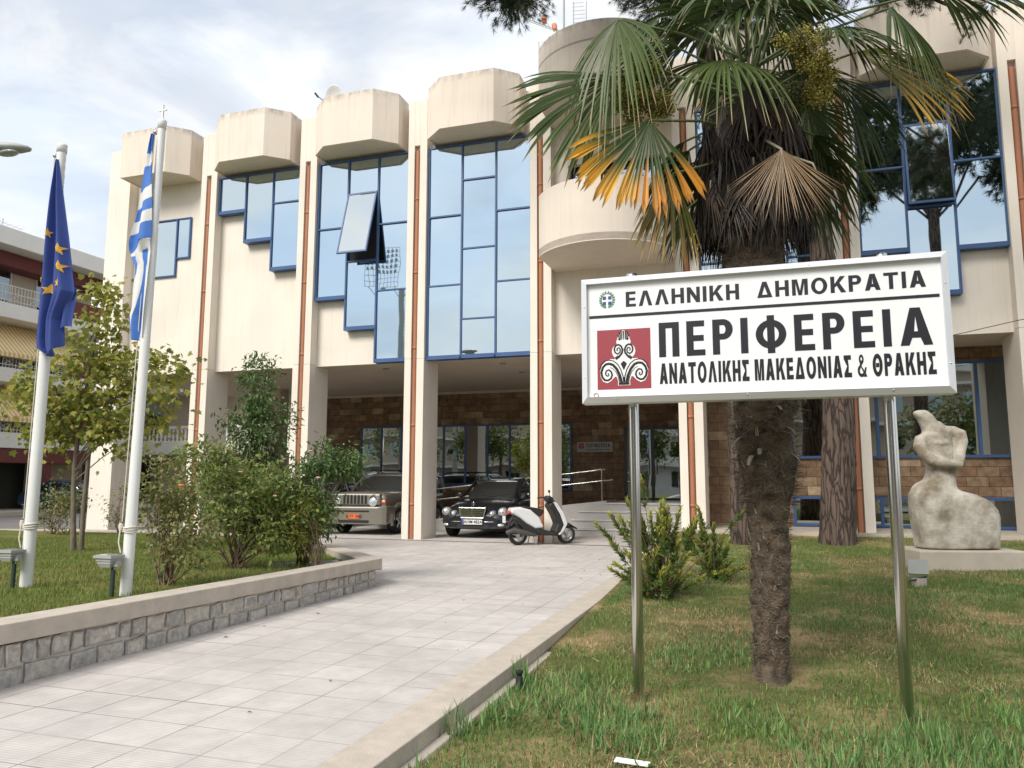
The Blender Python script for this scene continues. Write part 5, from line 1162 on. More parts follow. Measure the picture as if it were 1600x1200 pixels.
# leaves one can tell apart in the photo
frond(pxw(985,25,-.3),V3(-.35,-.15,-.75),V3(-.25,-.45,.85),.70,1.45,'light',1,crown(5.3),droop=.55,tipdroop=.6,nseg=42)
frond(pxw(985,118,-.2),V3(-.85,-.1,-.50),V3(.2,-.85,.45),1.0,.95,'green',2,crown(5.0),droop=.12,tipdroop=.15,nseg=36,join=.62)
frond(pxw(1022,188,-.45),V3(-.30,-.12,-.85),V3(.05,-.95,.25),.80,1.1,'yellow',3,crown(4.6),droop=.06,tipdroop=.08,nseg=36,join=.80)
frond(pxw(1066,272,-.3),V3(-.12,-.1,-.95),V3(.1,-.95,.1),.70,.52,'halfyellow',4,crown(4.3),droop=.05,nseg=24,join=.55)
frond(pxw(1122,88,-.75),V3(.05,-.75,-.45),V3(0,-.5,.85),.62,1.9,'light',5,crown(5.0),droop=.45,tipdroop=.5,nseg=38,join=.4)
frond(pxw(1160,8,-.7),V3(.05,-.7,-.2),V3(0,-.4,.9),.60,1.9,'green',6,crown(5.3),droop=.5,tipdroop=.4,nseg=36,join=.4)
frond(pxw(1202,232,-.78),V3(.03,-.12,-.98),V3(0,-1,.12),.63,.98,'tan',7,crown(4.5),droop=.0,tipdroop=.02,nseg=50,join=.3,width=.62,name='dead_frond')
frond(pxw(1262,255,-.6),V3(.35,-.1,-.9),V3(-.1,-1,.1),.66,.55,'brown',8,crown(4.4),droop=.05,nseg=26,join=.1,width=.6,name='dead_frond')
frond(pxw(1300,165,.1),V3(.55,.0,-.75),V3(-.2,-.9,.3),.62,1.1,'green',9,crown(4.7),droop=.2,nseg=36)
frond(pxw(1372,78,-.1),V3(.93,-.05,-.16),V3(.02,-.80,.6),.98,.95,'halfyellow',10,crown(4.9),droop=.14,tipdroop=.25,nseg=36,join=.7)
frond(pxw(1345,120,.1),V3(.75,-.05,-.5),V3(.02,-.85,.5),.75,.9,'dark',19,crown(4.9),droop=.25,tipdroop=.25,nseg=30,join=.6)
frond(pxw(1430,5,-.1),V3(.45,-.1,-.5),V3(.2,-.5,.8),.80,1.5,'green',11,crown(5.2),droop=.5,tipdroop=.5,nseg=40)
frond(pxw(1300,265,.2),V3(.15,.0,-.9),V3(0,-1,.1),.72,.6,'dark',12,crown(4.4),droop=.1,nseg=26)
frond(pxw(1150,300,.1),V3(-.15,-.1,-.95),V3(0,-1,.1),.55,.5,'brown',13,crown(4.4),droop=.1,nseg=24,width=.7,name='dead_frond')
frond(pxw(1110,330,.15),V3(-.1,.0,-.95),V3(0,-1,.1),.45,.6,'dark',14,crown(4.3),droop=.1,nseg=24)
frond(pxw(1090,15,.3),V3(-.6,.3,-.2),V3(-.2,-.5,.8),.7,1.3,'green',15,crown(5.3),droop=.3,nseg=34)
frond(pxw(1250,5,.2),V3(.3,.2,-.3),V3(.2,-.5,.8),.75,1.6,'green',16,crown(5.3),droop=.4,nseg=36)
frond(pxw(1320,40,-.35),V3(.6,-.5,-.2),V3(.2,-.4,.9),.65,1.5,'green',17,crown(5.2),droop=.4,nseg=34)
frond(pxw(1500,-25,-.2),V3(.9,-.3,-.1),V3(.1,-.3,.9),.8,1.2,'green',18,crown(5.4),droop=.3,nseg=34)
rr_=random.Random(17)
for k in range(16):
    a=2*math.pi*k/16+rr_.uniform(-.2,.2); el=rr_.uniform(R(15),R(75)); d_=Vector((math.cos(a)*math.cos(el),math.sin(a)*math.cos(el),math.sin(el))); hb_=Vector((PX,PY,5.15))+d_*rr_.uniform(.55,.8)
    frond(hb_,tuple(d_+Vector((0,0,-.5))),tuple(Vector((0,0,1))-d_*.4),.72,1.35,'green',100+k,Vector((PX,PY,4.95)),nseg=28,droop=.35)
for k in range(9):
    a=R(20+k*20)+rr_.uniform(-.1,.1); d_=Vector((math.cos(a),math.sin(a),-.25)).normalized(); hb_=Vector((PX,PY,4.75))+d_*.6
    frond(hb_,tuple(d_+Vector((0,0,-.8))),tuple(Vector((0,0,1))+d_*.8),.7,1.1,'green',140+k,Vector((PX,PY,4.7)),nseg=26,droop=.3)
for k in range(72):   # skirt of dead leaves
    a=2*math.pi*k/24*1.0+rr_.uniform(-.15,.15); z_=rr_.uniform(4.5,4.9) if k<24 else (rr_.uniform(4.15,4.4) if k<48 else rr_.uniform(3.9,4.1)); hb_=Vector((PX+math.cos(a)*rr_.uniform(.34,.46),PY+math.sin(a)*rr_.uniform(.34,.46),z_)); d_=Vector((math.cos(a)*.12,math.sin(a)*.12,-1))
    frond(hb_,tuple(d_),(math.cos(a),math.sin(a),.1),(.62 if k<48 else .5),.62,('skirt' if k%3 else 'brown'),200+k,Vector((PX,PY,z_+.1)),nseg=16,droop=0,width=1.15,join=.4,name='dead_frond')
M['fruit']=leafmat('palm_flower_heads',attr=True,trans=.1,var=.4,rough=.8)
OCT=(np.array([(1,0,0),(-1,0,0),(0,1,0),(0,-1,0),(0,0,1),(0,0,-1)],float)*.5,[(0,2,4),(2,1,4),(1,3,4),(3,0,4),(2,0,5),(1,2,5),(3,1,5),(0,3,5)])
def panicle(cs,n,c,seed):
    rg=np.random.default_rng(seed); P=[]
    for (ctr,rad) in cs:
        k=int(n/len(cs)); sub=rg.normal(size=(14,3))*.45*np.array(rad)+np.array(ctr)
        for s in sub: P.append(s+rg.normal(size=(k//14,3))*.035)
    P=np.concatenate(P); q=len(P); cc=np.array([c])*rg.uniform(.5,1.5,(q,1))
    o=inst_mesh('flower_head',OCT,P,np.tile([0,1.,0],(q,1)),np.tile([0,0,1.],(q,1)),.021,.021,M['fruit'],palm,off=parent_world(palm),colr=cc)
    mb=MB(); mb.tube([crown(4.9),tuple(np.array(cs[0][0])+np.array([0,0,.1])),cs[-1][0]],[.02,.012,.005],5); mb.build('flower_stalk',M['petiole'],o,off=tuple(parent_world(palm)),recalc=False)
panicle([(tuple(pxw(1275,60,-.35)),(.16,.16,.2)),(tuple(pxw(1285,110,-.4)),(.17,.15,.2)),(tuple(pxw(1290,140,-.4)),(.10,.1,.14))],5600,(.36,.32,.08),1)
panicle([(tuple(pxw(1040,115,-.1)),(.2,.15,.12)),(tuple(pxw(1010,150,-.15)),(.2,.15,.14)),(tuple(pxw(1040,165,-.1)),(.2,.15,.1))],4400,(.28,.26,.07),2)
panicle([(tuple(pxw(1245,160,-.2)),(.14,.12,.14))],1400,(.14,.15,.07),3)

# ---------------- pines ----------------
def barkmat():
    m,n,p=newmat('pine_bark'); L=n.links; t=n.nodes.new('ShaderNodeNewGeometry'); mp=n.nodes.new('ShaderNodeMapping'); mp.inputs['Scale'].default_value=(1,1,.16); L.new(t.outputs['Position'],mp.inputs[0])
    no=n.nodes.new('ShaderNodeTexNoise'); no.inputs['Scale'].default_value=5; no.inputs['Detail'].default_value=8; L.new(mp.outputs[0],no.inputs['Vector'])
    va=n.nodes.new('ShaderNodeMix'); va.data_type='VECTOR'; va.inputs[0].default_value=.25; L.new(mp.outputs[0],va.inputs[4]); L.new(no.outputs['Color'],va.inputs[5])
    v=n.nodes.new('ShaderNodeTexVoronoi'); v.feature='DISTANCE_TO_EDGE'; v.inputs['Scale'].default_value=13; L.new(va.outputs[1],v.inputs['Vector'])
    r=n.nodes.new('ShaderNodeValToRGB'); e=r.color_ramp; e.elements[0].color=(.018,.012,.010,1); e.elements[1].color=(.12,.085,.065,1); e.elements[1].position=.16; q=e.elements.new(.05); q.color=(.045,.031,.025,1)
    L.new(v.outputs[0],r.inputs[0]); h=n.nodes.new('ShaderNodeHueSaturation'); L.new(r.outputs[0],h.inputs['Color']); mr=n.nodes.new('ShaderNodeMapRange'); mr.inputs['To Min'].default_value=.4; mr.inputs['To Max'].default_value=1.6; L.new(no.outputs['Fac'],mr.inputs[0]); L.new(mr.outputs[0],h.inputs['Value']); L.new(h.outputs[0],p.inputs['Base Color']); p.inputs['Roughness'].default_value=.95
    b=n.nodes.new('ShaderNodeBump'); b.inputs['Strength'].default_value=1; b.inputs['Distance'].default_value=.04
    mm=n.nodes.new('ShaderNodeMath'); mm.operation='MINIMUM'; mm.inputs[1].default_value=.2; L.new(v.outputs[0],mm.inputs[0]); L.new(mm.outputs[0],b.inputs['Height']); L.new(b.outputs[0],p.inputs['Normal']); return m
M['pine_bark']=barkmat()
M['needle']=leafmat('pine_needles',(.028,.050,.022),(.055,.085,.032),.1,rough=.6)
def tuft(n,seed,w_=.035,spr=.9):
    rg=np.random.default_rng(seed); V=[];F=[]
    for k in range(n):
        a=rg.random()*6.28; s=spr*rg.uniform(.3,1.1); d=norm(np.array([math.cos(a)*s,1.0,math.sin(a)*s])); sd=norm(np.cross(d,rg.normal(size=3)))*w_/2; b0=len(V); o=np.array([0,rg.uniform(-.35,.2),0]); l=rg.uniform(.75,1.1)
        V+= [o-sd,o+sd,o+d*l]; F.append((b0,b0+1,b0+2))
    return np.array(V),F
TU=tuft(30,3)
def pine(label,base,tops,rads,blobs,seed,limbs,tuft_size=.17,ntw=9,coarse=False,group=None,name='pine_tree'):
    b=base; t=thing(name,label,'pine tree',b,group=group); rg=np.random.default_rng(seed)
    mb=MB(); pts=[b]+tops; fine=[];fr=[]
    for (p,q,r0,r1) in zip(pts,pts[1:],rads,rads[1:]):
        m_=max(3,int((q[2]-p[2])/.12)); 
        for k in range(m_): u=k/m_; fine.append(tuple(np.array(p)*(1-u)+np.array(q)*u)); fr.append(r0+(r1-r0)*u)
    rings=[]
    for p,r in zip(fine,fr):
        rings.append([(p[0]+r*(1+.05*math.sin(5*a+p[2]*1.3)+rg.normal()*.02)*math.cos(a),p[1]+r*(1+.05*math.sin(4*a+p[2])+rg.normal()*.02)*math.sin(a),p[2]) for a in [2*math.pi*k/26 for k in range(26)]])
    mb.loft(rings,0,True,True); mb.build('trunk',M['pine_bark'],t,off=b,recalc=False)
    P=[];D=[];tw=MB()
    top=np.array(fine[-1])
    for c,r,nc in blobs:
        c=np.array(c);r=np.array(r); root=top*.6+np.array(fine[int(len(fine)*.8)])*.4
        lm=[tuple(root),tuple((root+c)/2+np.array([0,0,.9])),tuple(c)]; tw.tube(lm,[.06,.045,.03],6)
        q=norm(rg.normal(size=(nc,3)))*(rg.random((nc,1))**.4); cc=c+q*r
        for k in range(nc):
            tip=cc[k]; o=norm(tip-c+rg.normal(size=3)*.2); st=c+(tip-c)*.35; tw.tube([tuple(st),tuple((st+tip)/2+rg.normal(size=3)*.05),tuple(tip)],[.014,.009,.005],4)
            for j in range(ntw):
                u=j/ntw; pp=tip-o*(1-u)*.38+rg.normal(size=3)*.07; P.append(pp); D.append(norm(o+rg.normal(size=3)*.55+np.array([0,0,-.05])))
    P=np.array(P);D=np.array(D); s=tuft_size*rg.uniform(.8,1.15,len(P))
    inst_mesh('crown',TU if not coarse else TUC,P,D,norm(rg.normal(size=P.shape)),s,s,M['needle'],t,off=b)
    tw.build('limb',M['pine_bark'],t,off=b,recalc=False); return t
TUC=tuft(14,5,w_=.09)
pine('tall pine whose reddish trunk stands close left behind the palm trunk',(15.1,-2.12,.24),[(15.12,-2.1,3),(15.12,-2.0,6.2),(14.74,-1.95,9.2),(14.55,-1.91,12.5)],[.25,.21,.20,.19,.14],
  [((10.9,-4,11.75),(1.15,.9,.85),120),((12.4,-3.6,12.9),(1.3,1,.8),40),((14.1,-4.2,11.0),(1.2,1.0,.75),90),((15.7,-2.5,13.6),(2.6,2.2,1.2),110),((14.6,-7.4,11.6),(2.0,1.7,1.0),130),((12.6,-6.2,12.6),(1.6,1.4,.8),70),((12.3,-4.4,13.7),(2.2,1.6,.9),170),((15.4,-5,13.4),(2.2,1.6,.9),170),((9.6,-4.4,14.0),(1.6,1.4,.8),90),((15.3,-3.4,10.9),(1.0,.8,.6),70)],21,None)  # outer clumps above the view were added to shade the facade's right bays
pine('thick pine with dark furrowed bark standing right of the palm on the lawn',(16.87,-1.71,.25),[(17.05,-1.62,3.2),(16.86,-1.6,6.2),(16.72,-1.6,9),(16.75,-1.6,12.5)],[.345,.29,.24,.2,.16],
  [((18.4,-4,10.6),(1.1,.8,.8),80),((16.8,-4.2,10.7),(1.3,1.,.8),90),((19.8,-3.2,12.2),(1.7,1.5,.9),60),((17.8,-1.5,13.6),(2.4,2.2,1.2),100),((18.2,-7.2,11.5),(2.3,1.8,1.0),150),((21.2,-5.5,11.8),(1.8,1.8,1.0),110),((19.3,-4,9.5),(.32,.3,.2),4)],22,None)  # forward clumps out of view, added to keep sky light off this end
# ---------------- grass ----------------
rg=np.random.default_rng(123)
def vn(x,y,s,seed=0):
    v=0
    for k in range(6):
        a=seed*1.7+k*2.1; f=s*(1+.45*k); v=v+np.sin(x*f*math.cos(a)+y*f*math.sin(a)+k*1.3+seed)*1/(1+.3*k)
    return v/3.2
BL=(np.array([(-.5,0,0),(.5,0,0),(.38,.5,.05),(-.38,.5,.05),(0,1,.28)],float),[(0,1,2,3),(3,2,4)])
def blades(name,n,xr,yr,zf,h,wd,inside,colf,lean,seed,m,power=1.0,keep=None):
    rg=np.random.default_rng(seed); x=rg.uniform(*xr,n); y=yr[0]+(yr[1]-yr[0])*rg.random(n)**power
    k=np.array([inside(a,b) for a,b in zip(x,y)]) if inside else np.ones(n,bool)
    if keep is not None: k&=keep(x,y,rg)
    x=x[k];y=y[k];n=len(x); z=zf(x,y)
    a=rg.random(n)*6.283; d=np.stack([np.cos(a)*lean*rg.random(n),np.sin(a)*lean*rg.random(n),np.ones(n)],1); nn=np.stack([np.cos(a),np.sin(a),0*a],1)*-1
    s=h(x,y,rg)*rg.uniform(.6,1.3,n); c=colf(x,y,rg)
    o=inst_mesh(name,BL,np.stack([x,y,z-.005],1),d,nn,s,wd*rg.uniform(.6,1.3,n),m,None,colr=c); return o
zrv=lambda x,y: np.maximum(-.115,.35+.04*y)
zlv=lambda x,y: np.minimum(-.032*y,.262-.0137*y)
M['grass']=leafmat('grass_blades',attr=True,trans=.25,var=.35,rough=.6)
def colr_r(x,y,rg):
    n=len(x); dry=np.clip((vn(x,y,1.6,3)+.5*vn(x,y,6.3,8)+rg.normal(size=n)*.22)*1.5-.02,0,1)[:,None]; g=np.array([(.10,.19,.04)]); g2=np.array([(.18,.27,.065)]); t=rg.random((n,1)); st=np.array([(.44,.33,.17)])
    return (g*(1-t)+g2*t)*(1-dry)+st*dry
def keep_palm(x,y,rg): 
    r=np.hypot(x-PX,y-PY); return rg.random(len(x))<np.clip((r-.15)/.6,.08,1)
in_r=lambda x,y: True
g1=blades('grass',190000,(13.6,22.5),(-14.6,-.4),zrv,lambda x,y,rg:.042+.03*np.clip(vn(x,y,2.2,1),0,1),.0075,None,colr_r,1.6,1,M['grass'],power=1.5,keep=lambda x,y,rg: keep_palm(x,y,rg)&((vn(x,y,1.6,3)+.5*vn(x,y,6.3,8)<.30)|(rg.random(len(x))<.45)))
tag(g1,kind='stuff')
def kp2(x,y,rg): return (vn(x,y,2.1,7)+.35*(y<-12.6)+.25*((x>17)&(y<-9))+rg.normal(size=len(x))*.12>.28)&keep_palm(x,y,rg)
def colg(x,y,rg):
    n=len(x); t=rg.random((n,1)); c=np.array([(.07,.17,.05)])*(1-t)+np.array([(.21,.34,.11)])*t; d=(rg.random((n,1))<.08); return np.where(d,np.array([(.36,.28,.14)]),c)
g2=blades('tall_grass',70000,(13.62,21),(-14.6,-4.5),zrv,lambda x,y,rg:.065+.085*np.clip((-y-10.5)/4,0,1),.0115,None,colg,1.9,2,M['grass'],power=1.9,keep=kp2); tag(g2,kind='stuff')
g3=blades('straw',34000,(13.6,20),(-14.4,-4),zrv,lambda x,y,rg:.07,.0045,None,lambda x,y,rg:np.array([(.52,.39,.21)])*rg.uniform(.6,1.2,(len(x),1)),6,5,M['grass'],power=1.5,keep=lambda x,y,rg: vn(x,y,1.6,3)+rg.normal(size=len(x))*.2>.1); tag(g3,kind='stuff')
def coll(x,y,rg):
    n=len(x); t=rg.random((n,1)); dry=np.clip(vn(x,y,1.2,5)+rg.normal(size=n)*.3,0,1)[:,None]*.6; return (np.array([(.11,.18,.035)])*(1-t)+np.array([(.22,.26,.06)])*t)*(1-dry)+np.array([(.26,.22,.08)])*dry
g4=blades('grass',110000,(-1,9.93),(-14.2,-1.0),zlv,lambda x,y,rg:.045+0*x,.008,in_l,coll,1.0,6,M['grass'],power=1.2); tag(g4,kind='stuff')
# tufts of tall grass leaning over the kerb, weeds at the foot of the wall
def tuftplant(label,x,y,z,n,h,spr,seed,lean=.9):
    rg=np.random.default_rng(seed); P=np.stack([x+rg.normal(size=n)*spr,y+rg.normal(size=n)*spr,np.full(n,z)],1); a=rg.random(n)*6.283; d=np.stack([np.cos(a)*lean*rg.random(n),np.sin(a)*lean*rg.random(n),np.ones(n)],1); nn=-np.stack([np.cos(a),np.sin(a),0*a],1)
    t5=(np.array([(-.5,0,0),(.5,0,0),(.5,.35,.02),(-.5,.35,.02),(.4,.7,.22),(-.4,.7,.22),(0,.95,.55)],float),[(0,1,2,3),(3,2,4,5),(5,4,6)])
    s=h*rg.uniform(.5,1.2,n); o=inst_mesh('grass_tuft',t5,P,d,nn,s,.008,M['grass'],None,off=(x,y,z),colr=colg(P[:,0],P[:,1],rg)); o.location=(x,y,z); tag(o,label,'grass tuft')
tuftplant('tall grass tuft leaning over the kerb above the sprinkler head',13.60,-12.0,-.11,40,.20,.05,61,1.6)
tuftplant('tall grass tuft growing against the kerb at the bottom of the picture',13.62,-13.45,-.115,40,.20,.05,62,1.3)
tuftplant('spread of tall grass round the foot of the left sign post',14.55,-12.75,-.12,130,.17,.16,63,1.7)
tuftplant('spread of tall grass round the foot of the right sign post',16.45,-12.7,-.12,140,.19,.18,64,1.7)

# low broad-leaved weeds in patches between the blades
rg=np.random.default_rng(88); n=26000; x=rg.uniform(13.65,22,n); y=-14.5+11*rg.random(n)**1.6; k=(vn(x,y,3.1,21)+rg.normal(size=n)*.15>.38); x=x[k];y=y[k];n=len(x); a=rg.random(n)*6.283
P_=np.stack([x,y,zrv(x,y)+rg.uniform(.01,.05,n)],1); D_=np.stack([np.cos(a),np.sin(a),rg.uniform(-.1,.5,n)],1)
t_=rg.random((n,1)); o=inst_mesh('weeds',OVAL,P_,D_,np.tile([0,-.2,1.],(n,1)),rg.uniform(.018,.04,n),rg.uniform(.012,.024,n),M['grass'],None,colr=np.array([(.05,.12,.03)])*(1-t_)+np.array([(.14,.22,.05)])*t_); tag(o,kind='stuff')
# ---------------- neighbouring blocks, street things, roof things, what stands behind the camera ----------------
M['nb_white']=mat('painted_slab_white',(.74,.72,.67),.8,c2=(.66,.64,.60),scale=1.5)
M['nb_wall']=mat('beige_wall',(.50,.42,.32),.9,c2=(.42,.35,.27),scale=1)
M['nb_red']=mat('dark_red_paint',(.15,.035,.03),.8,c2=(.11,.03,.025),scale=2)
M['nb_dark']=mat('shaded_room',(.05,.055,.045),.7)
M['nb_glass']=glassmat('window_glass',(.22,.26,.27))
def awningmat():
    m,n,p=newmat('striped_awning'); L=n.links; g=n.nodes.new('ShaderNodeNewGeometry'); s=n.nodes.new('ShaderNodeSeparateXYZ'); L.new(g.outputs['Position'],s.inputs[0])
    a=n.nodes.new('ShaderNodeMath'); a.operation='MULTIPLY'; a.inputs[1].default_value=4.5; L.new(s.outputs['Y'],a.inputs[0]); f=n.nodes.new('ShaderNodeMath'); f.operation='FRACT'; L.new(a.outputs[0],f.inputs[0]); q=n.nodes.new('ShaderNodeMath'); q.operation='GREATER_THAN'; q.inputs[1].default_value=.5; L.new(f.outputs[0],q.inputs[0])
    x=n.nodes.new('ShaderNodeMix'); x.data_type='RGBA'; x.inputs[6].default_value=(.72,.63,.42,1); x.inputs[7].default_value=(.60,.38,.12,1); L.new(q.outputs[0],x.inputs[0]); L.new(x.outputs[2],p.inputs['Base Color']); p.inputs['Roughness'].default_value=.9; return m
M['awning']=awningmat(); M['rail_w']=mat('white_railing',(.62,.61,.58),.5)
nb=thing('apartment_block','white and beige apartment block with striped awnings across the street at left','apartment block',(-20,6,0))
XF=-16.6; Y0,Y1=-12,13.2
mb=MB(); mb.box(-30,XF-1.6,Y0,Y1-.3,3.55,12.3); mb.build('wall',M['nb_wall'],nb)
mb=MB(); mb.box(-30.5,XF+.5,Y0-.5,Y1+.5,11.9,12.7); mb.box(-30,XF-1.4,Y0+.2,Y1-.1,12.7,13.0); mb.build('roof_slab',M['nb_white'],nb,bevel=.03)
mb=MB(); mb.box(-30.2,XF-.5,Y0,Y1,11.25,11.88); mb.build('roof_band',M['nb_red'],nb)
for z0,z1 in ((8.75,9.42),(5.85,6.5),(2.9,3.6)):
    mb=MB(); mb.box(-30,XF,Y0,Y1,z0,z1); b_=mb.build('balcony_slab',M['nb_white'],nb,bevel=.02)
    mb=MB(); y=Y0+.1
    for h in (.12,.45,.80): mb.box(XF-.07,XF-.03,Y0,Y1-2.8,z1+h,z1+h+.03)
    while y<Y1-2.8: mb.box(XF-.065,XF-.04,y,y+.022,z1,z1+.82); y+=.16
    y=Y0
    while y<Y1-3.2: 
        for s in (0,1): mb.tube([(XF-.02,y,z1+.12+.33*s),(XF-.02,y+.5,z1+.45-.33*s+ (0 if s==0 else 0))],.014,4)
        y+=1.0
    mb.build('railing',M['rail_w'],b_)
    mb=MB(); mb.box(XF-.15,XF-.02,Y1-2.7,Y1,z1,z1+.85); mb.build('parapet',M['nb_red'],b_)
for z1 in (9.42,6.5,3.6):
    for y in (-9,-4.5,0,3.2,6.4,9.6):
        window([(0,.9,0,2.1),(.9,1.8,0,2.1)],y=0,depth=.06,bw=.04,gm='nb_glass',fm='rail_w',sill=False,parent=nb) if False else None
        mb=MB(); mb.box(XF-1.61,XF-1.56,y,y+1.8,z1+.1,z1+2.2); w_=mb.build('window',M['nb_glass'],nb)
        mb=MB(); 
        for yy in (y-.04,y+.88,y+1.8): mb.box(XF-1.6,XF-1.53,yy,yy+.06,z1+.06,z1+2.25)
        mb.box(XF-1.6,XF-1.535,y,y+1.8,z1+2.2,z1+2.26); mb.build('frame',M['rail_w'],w_)
for z0 in (8.7,5.82):
    mb=MB(); ya,yb=-6,Y1-2.2
    mb.add([(XF-1.5,ya,z0),(XF+.25,ya,z0-1.55),(XF+.25,yb,z0-1.55),(XF-1.5,yb,z0)]+[(XF-1.5,ya,z0-.02),(XF+.25,ya,z0-1.57),(XF+.25,yb,z0-1.57),(XF-1.5,yb,z0-.02)],[(0,1,2,3),(7,6,5,4),(0,4,5,1),(2,6,7,3)])
    mb.box(XF+.235,XF+.25,ya,yb,z0-1.75,z0-1.55); mb.build('awning',M['awning'],nb)
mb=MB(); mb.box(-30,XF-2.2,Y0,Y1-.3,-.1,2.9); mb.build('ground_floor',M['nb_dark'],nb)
mb=MB(); mb.box(-29,XF-.05,Y0,Y1-.1,2.25,2.88); mb.build('red_beam',M['nb_red'],nb)
for y in (-7,-2,3.2,9.4): mb=MB(); mb.box(XF-.6,XF-.1,y,y+.55,-.05,2.25); mb.build('column',M['nb_red'],nb)
mb=MB(); mb.box(XF-1.8,XF-1.6,9.95,Y1-.4,-.05,2.25); mb.build('shop_wall',M['nb_wall'],nb)
mb=MB(); mb.box(-30,XF+1.8,Y0,Y1+8,-.1,.12); mb.build('pavement_step',M['concrete'],nb)
mb=MB(); mb.tube([(-20,9,12.7),(-20,9,14.4)],.03,6)
for k in range(6): mb.tube([(-20,8.2+k*.3,14.1-k*.03),(-19.4,8.2+k*.3,14.1)],.012,4); 
mb.tube([(-19.7,8.1,14.1),(-19.7,9.9,14.05)],.015,4); a_=mb.build('roof_antenna',M['steel'],None); tag(a_,'thin television antenna on the roof of the awninged apartment block','antenna')
# second block seen through the open ground storey
nc=thing('rear_apartment_block','pale block with a baluster balcony seen under the office building past the corner pillar','apartment block',(-12,18,0))
mb=MB(); mb.box(-30,2,18.5,28,0,9.6); mb.build('wall',M['nb_wall'],nc)
for z in (2.9,6.4):
    mb=MB(); mb.box(-30,2,17,18.52,z,z+.75); s_=mb.build('balcony_slab',M['nb_white'],nc,bevel=.03)
    mb=MB(); mb.box(-30,2,17.05,17.25,z+1.45,z+1.6); mb.build('handrail',M['nb_white'],s_)
    x=-29.; mb=MB()
    while x<2: mb.lathe([(.07,0),(.05,.1),(.10,.25),(.05,.5),(.07,.7)],8,(x,17.15,z+.75)); x+=.28
    mb.build('baluster_row',M['nb_white'],s_)
for x in range(-28,1,4):
    for z in (.3,3.9,7.0):
        mb=MB(); mb.box(x,x+1.8,18.45,18.51,z,z+2.3); mb.build('window',M['nb_glass'],nc)
for x in (-27,-20,-13,-6,0): mb=MB(); mb.box(x,x+.5,17.2,17.7,0,2.9); mb.build('column',M['nb_white'],nc)
# a third across the street behind, seen in gaps
# street lamp at the left edge
def lamp(label,x,y,hd,group=None,z=6.45):
    t=thing('street_lamp',label,'street lamp',(x,y,0),group=group); d=Vector((hd[0],hd[1],0)).normalized(); n_=Vector((-d.y,d.x,0))
    mb=MB(); mb.tube([(x,y,-.05),(x,y,z-.6),(x+d.x*.35,y+d.y*.35,z-.1),(x+d.x*1.25,y+d.y*1.25,z+.05)],[.08,.055,.04,.03],12); mb.build('pole',M['lamp_grey'],t)
    rings=[]
    for u,w_,h0,h1 in ((1.1,.05,-.02,.05),(1.2,.075,-.05,.07),(1.45,.13,-.06,.085),(1.7,.125,-.07,.065),(1.86,.07,-.05,.03),(1.9,.02,-.03,.0)):
        c=Vector((x,y,z+.05))+d*u; rings.append([tuple(c+n_*w_*math.cos(a)+Vector((0,0,(h1 if math.sin(a)>0 else -h0)*math.sin(a)))) for a in [2*math.pi*k/14 for k in range(14)]])
    mb=MB(); mb.loft(rings,0,True,True); h=mb.build('lamp_head',M['lamp_grey'],t)
    mb=MB(); c=Vector((x,y,z-.03))+d*1.55; mb.ball(tuple(c),(.20,.10,.04),12); mb.build('lens',M['lens'],h); return t
lamp('grey street lamp reaching in from the left edge above the flags',3.25,-10.45,(.95,.31),z=6.5)
# bollard
bo=thing('bollard','short black bollard with a yellow band beside the corner pillar','bollard',(-4.15,.15,0))
mb=MB(); mb.lathe([(.07,0),(.065,.72),(.065,.73),(.05,.83),(0,.86)],16,(-4.15,.15,-.03)); mb.build('post',M['trim'],bo); mb=MB(); mb.lathe([(.068,.70),(.068,.76)],16,(-4.15,.15,-.03),cap=False); mb.build('yellow_band',mat('yellow_paint',(.6,.33,.03),.5),bo)
# roof antenna and dish
an=thing('television_antenna','television antenna with orange fittings on the rounded roof drum','antenna',(10.75,1.2,12))
AX,AY=10.95,.2
mb=MB(); mb.tube([(AX,AY,11.6),(AX+.03,AY,15.6)],.028,8); mb.build('mast',M['lamp_grey'],an)
mb=MB(); zc=13.15
for s in (-1,1):
    for k in range(7):
        z=zc+s*(.12+k*.11); mb.tube([(AX+.28+.0*k,AY-.15,z),(AX+.62-.02*abs(k-3),AY-.05,z+.03)],.006,4); mb.tube([(AX-.1-.25,AY-.1,z),(AX-.62,AY-.1,z)],.005,4) if s<0 and k<5 else None
for x,z0,z1 in ((.28,-.75,.85),(.62,-.5,.8),(-.35,-.8,.0),(-.62,-.85,-.1)): mb.tube([(AX+x,AY-.1,zc+z0),(AX+x+.03*(1 if x>0 else -1),AY-.1,zc+z1)],.011,5)
for k in range(9): p=(AX-.10-.11*k,AY-.25,zc+.05+.065*k); mb.tube([(p[0],p[1]-.17,p[2]),(p[0],p[1]+.17,p[2])],.006,4)
mb.tube([(AX-.02,AY-.25,zc),(AX-1.1,AY-.25,zc+.62)],.012,5); mb.tube([(AX-.02,AY-.32,zc-.08),(AX-1.0,AY-.32,zc+.48)],.010,5)
mb.build('reflector',M['lamp_grey'],an)
mb=MB(); mb.box(AX-.22,AX-.12,AY-.34,AY-.2,zc+.05,zc+.2); mb.box(AX-.50,AX-.40,AY-.34,AY-.2,zc+.30,zc+.48); mb.box(AX-.1,AX+.05,AY-.1,AY,zc-.05,zc+.05); mb.build('fittings',mat('orange_plastic',(.6,.16,.04),.5),an)
ds=thing('satellite_dish','small pale satellite dish behind the second roof box from the flag','satellite dish',(3.9,1.4,12))
mb=MB(); dx,dy,dz=3.62,1.0,13.02; mb.tube([(dx+.1,dy+.25,11.7),(dx+.1,dy+.2,dz)],.03,8); mb.build('mount',M['lamp_grey'],ds)
mb=MB(); rings=[]
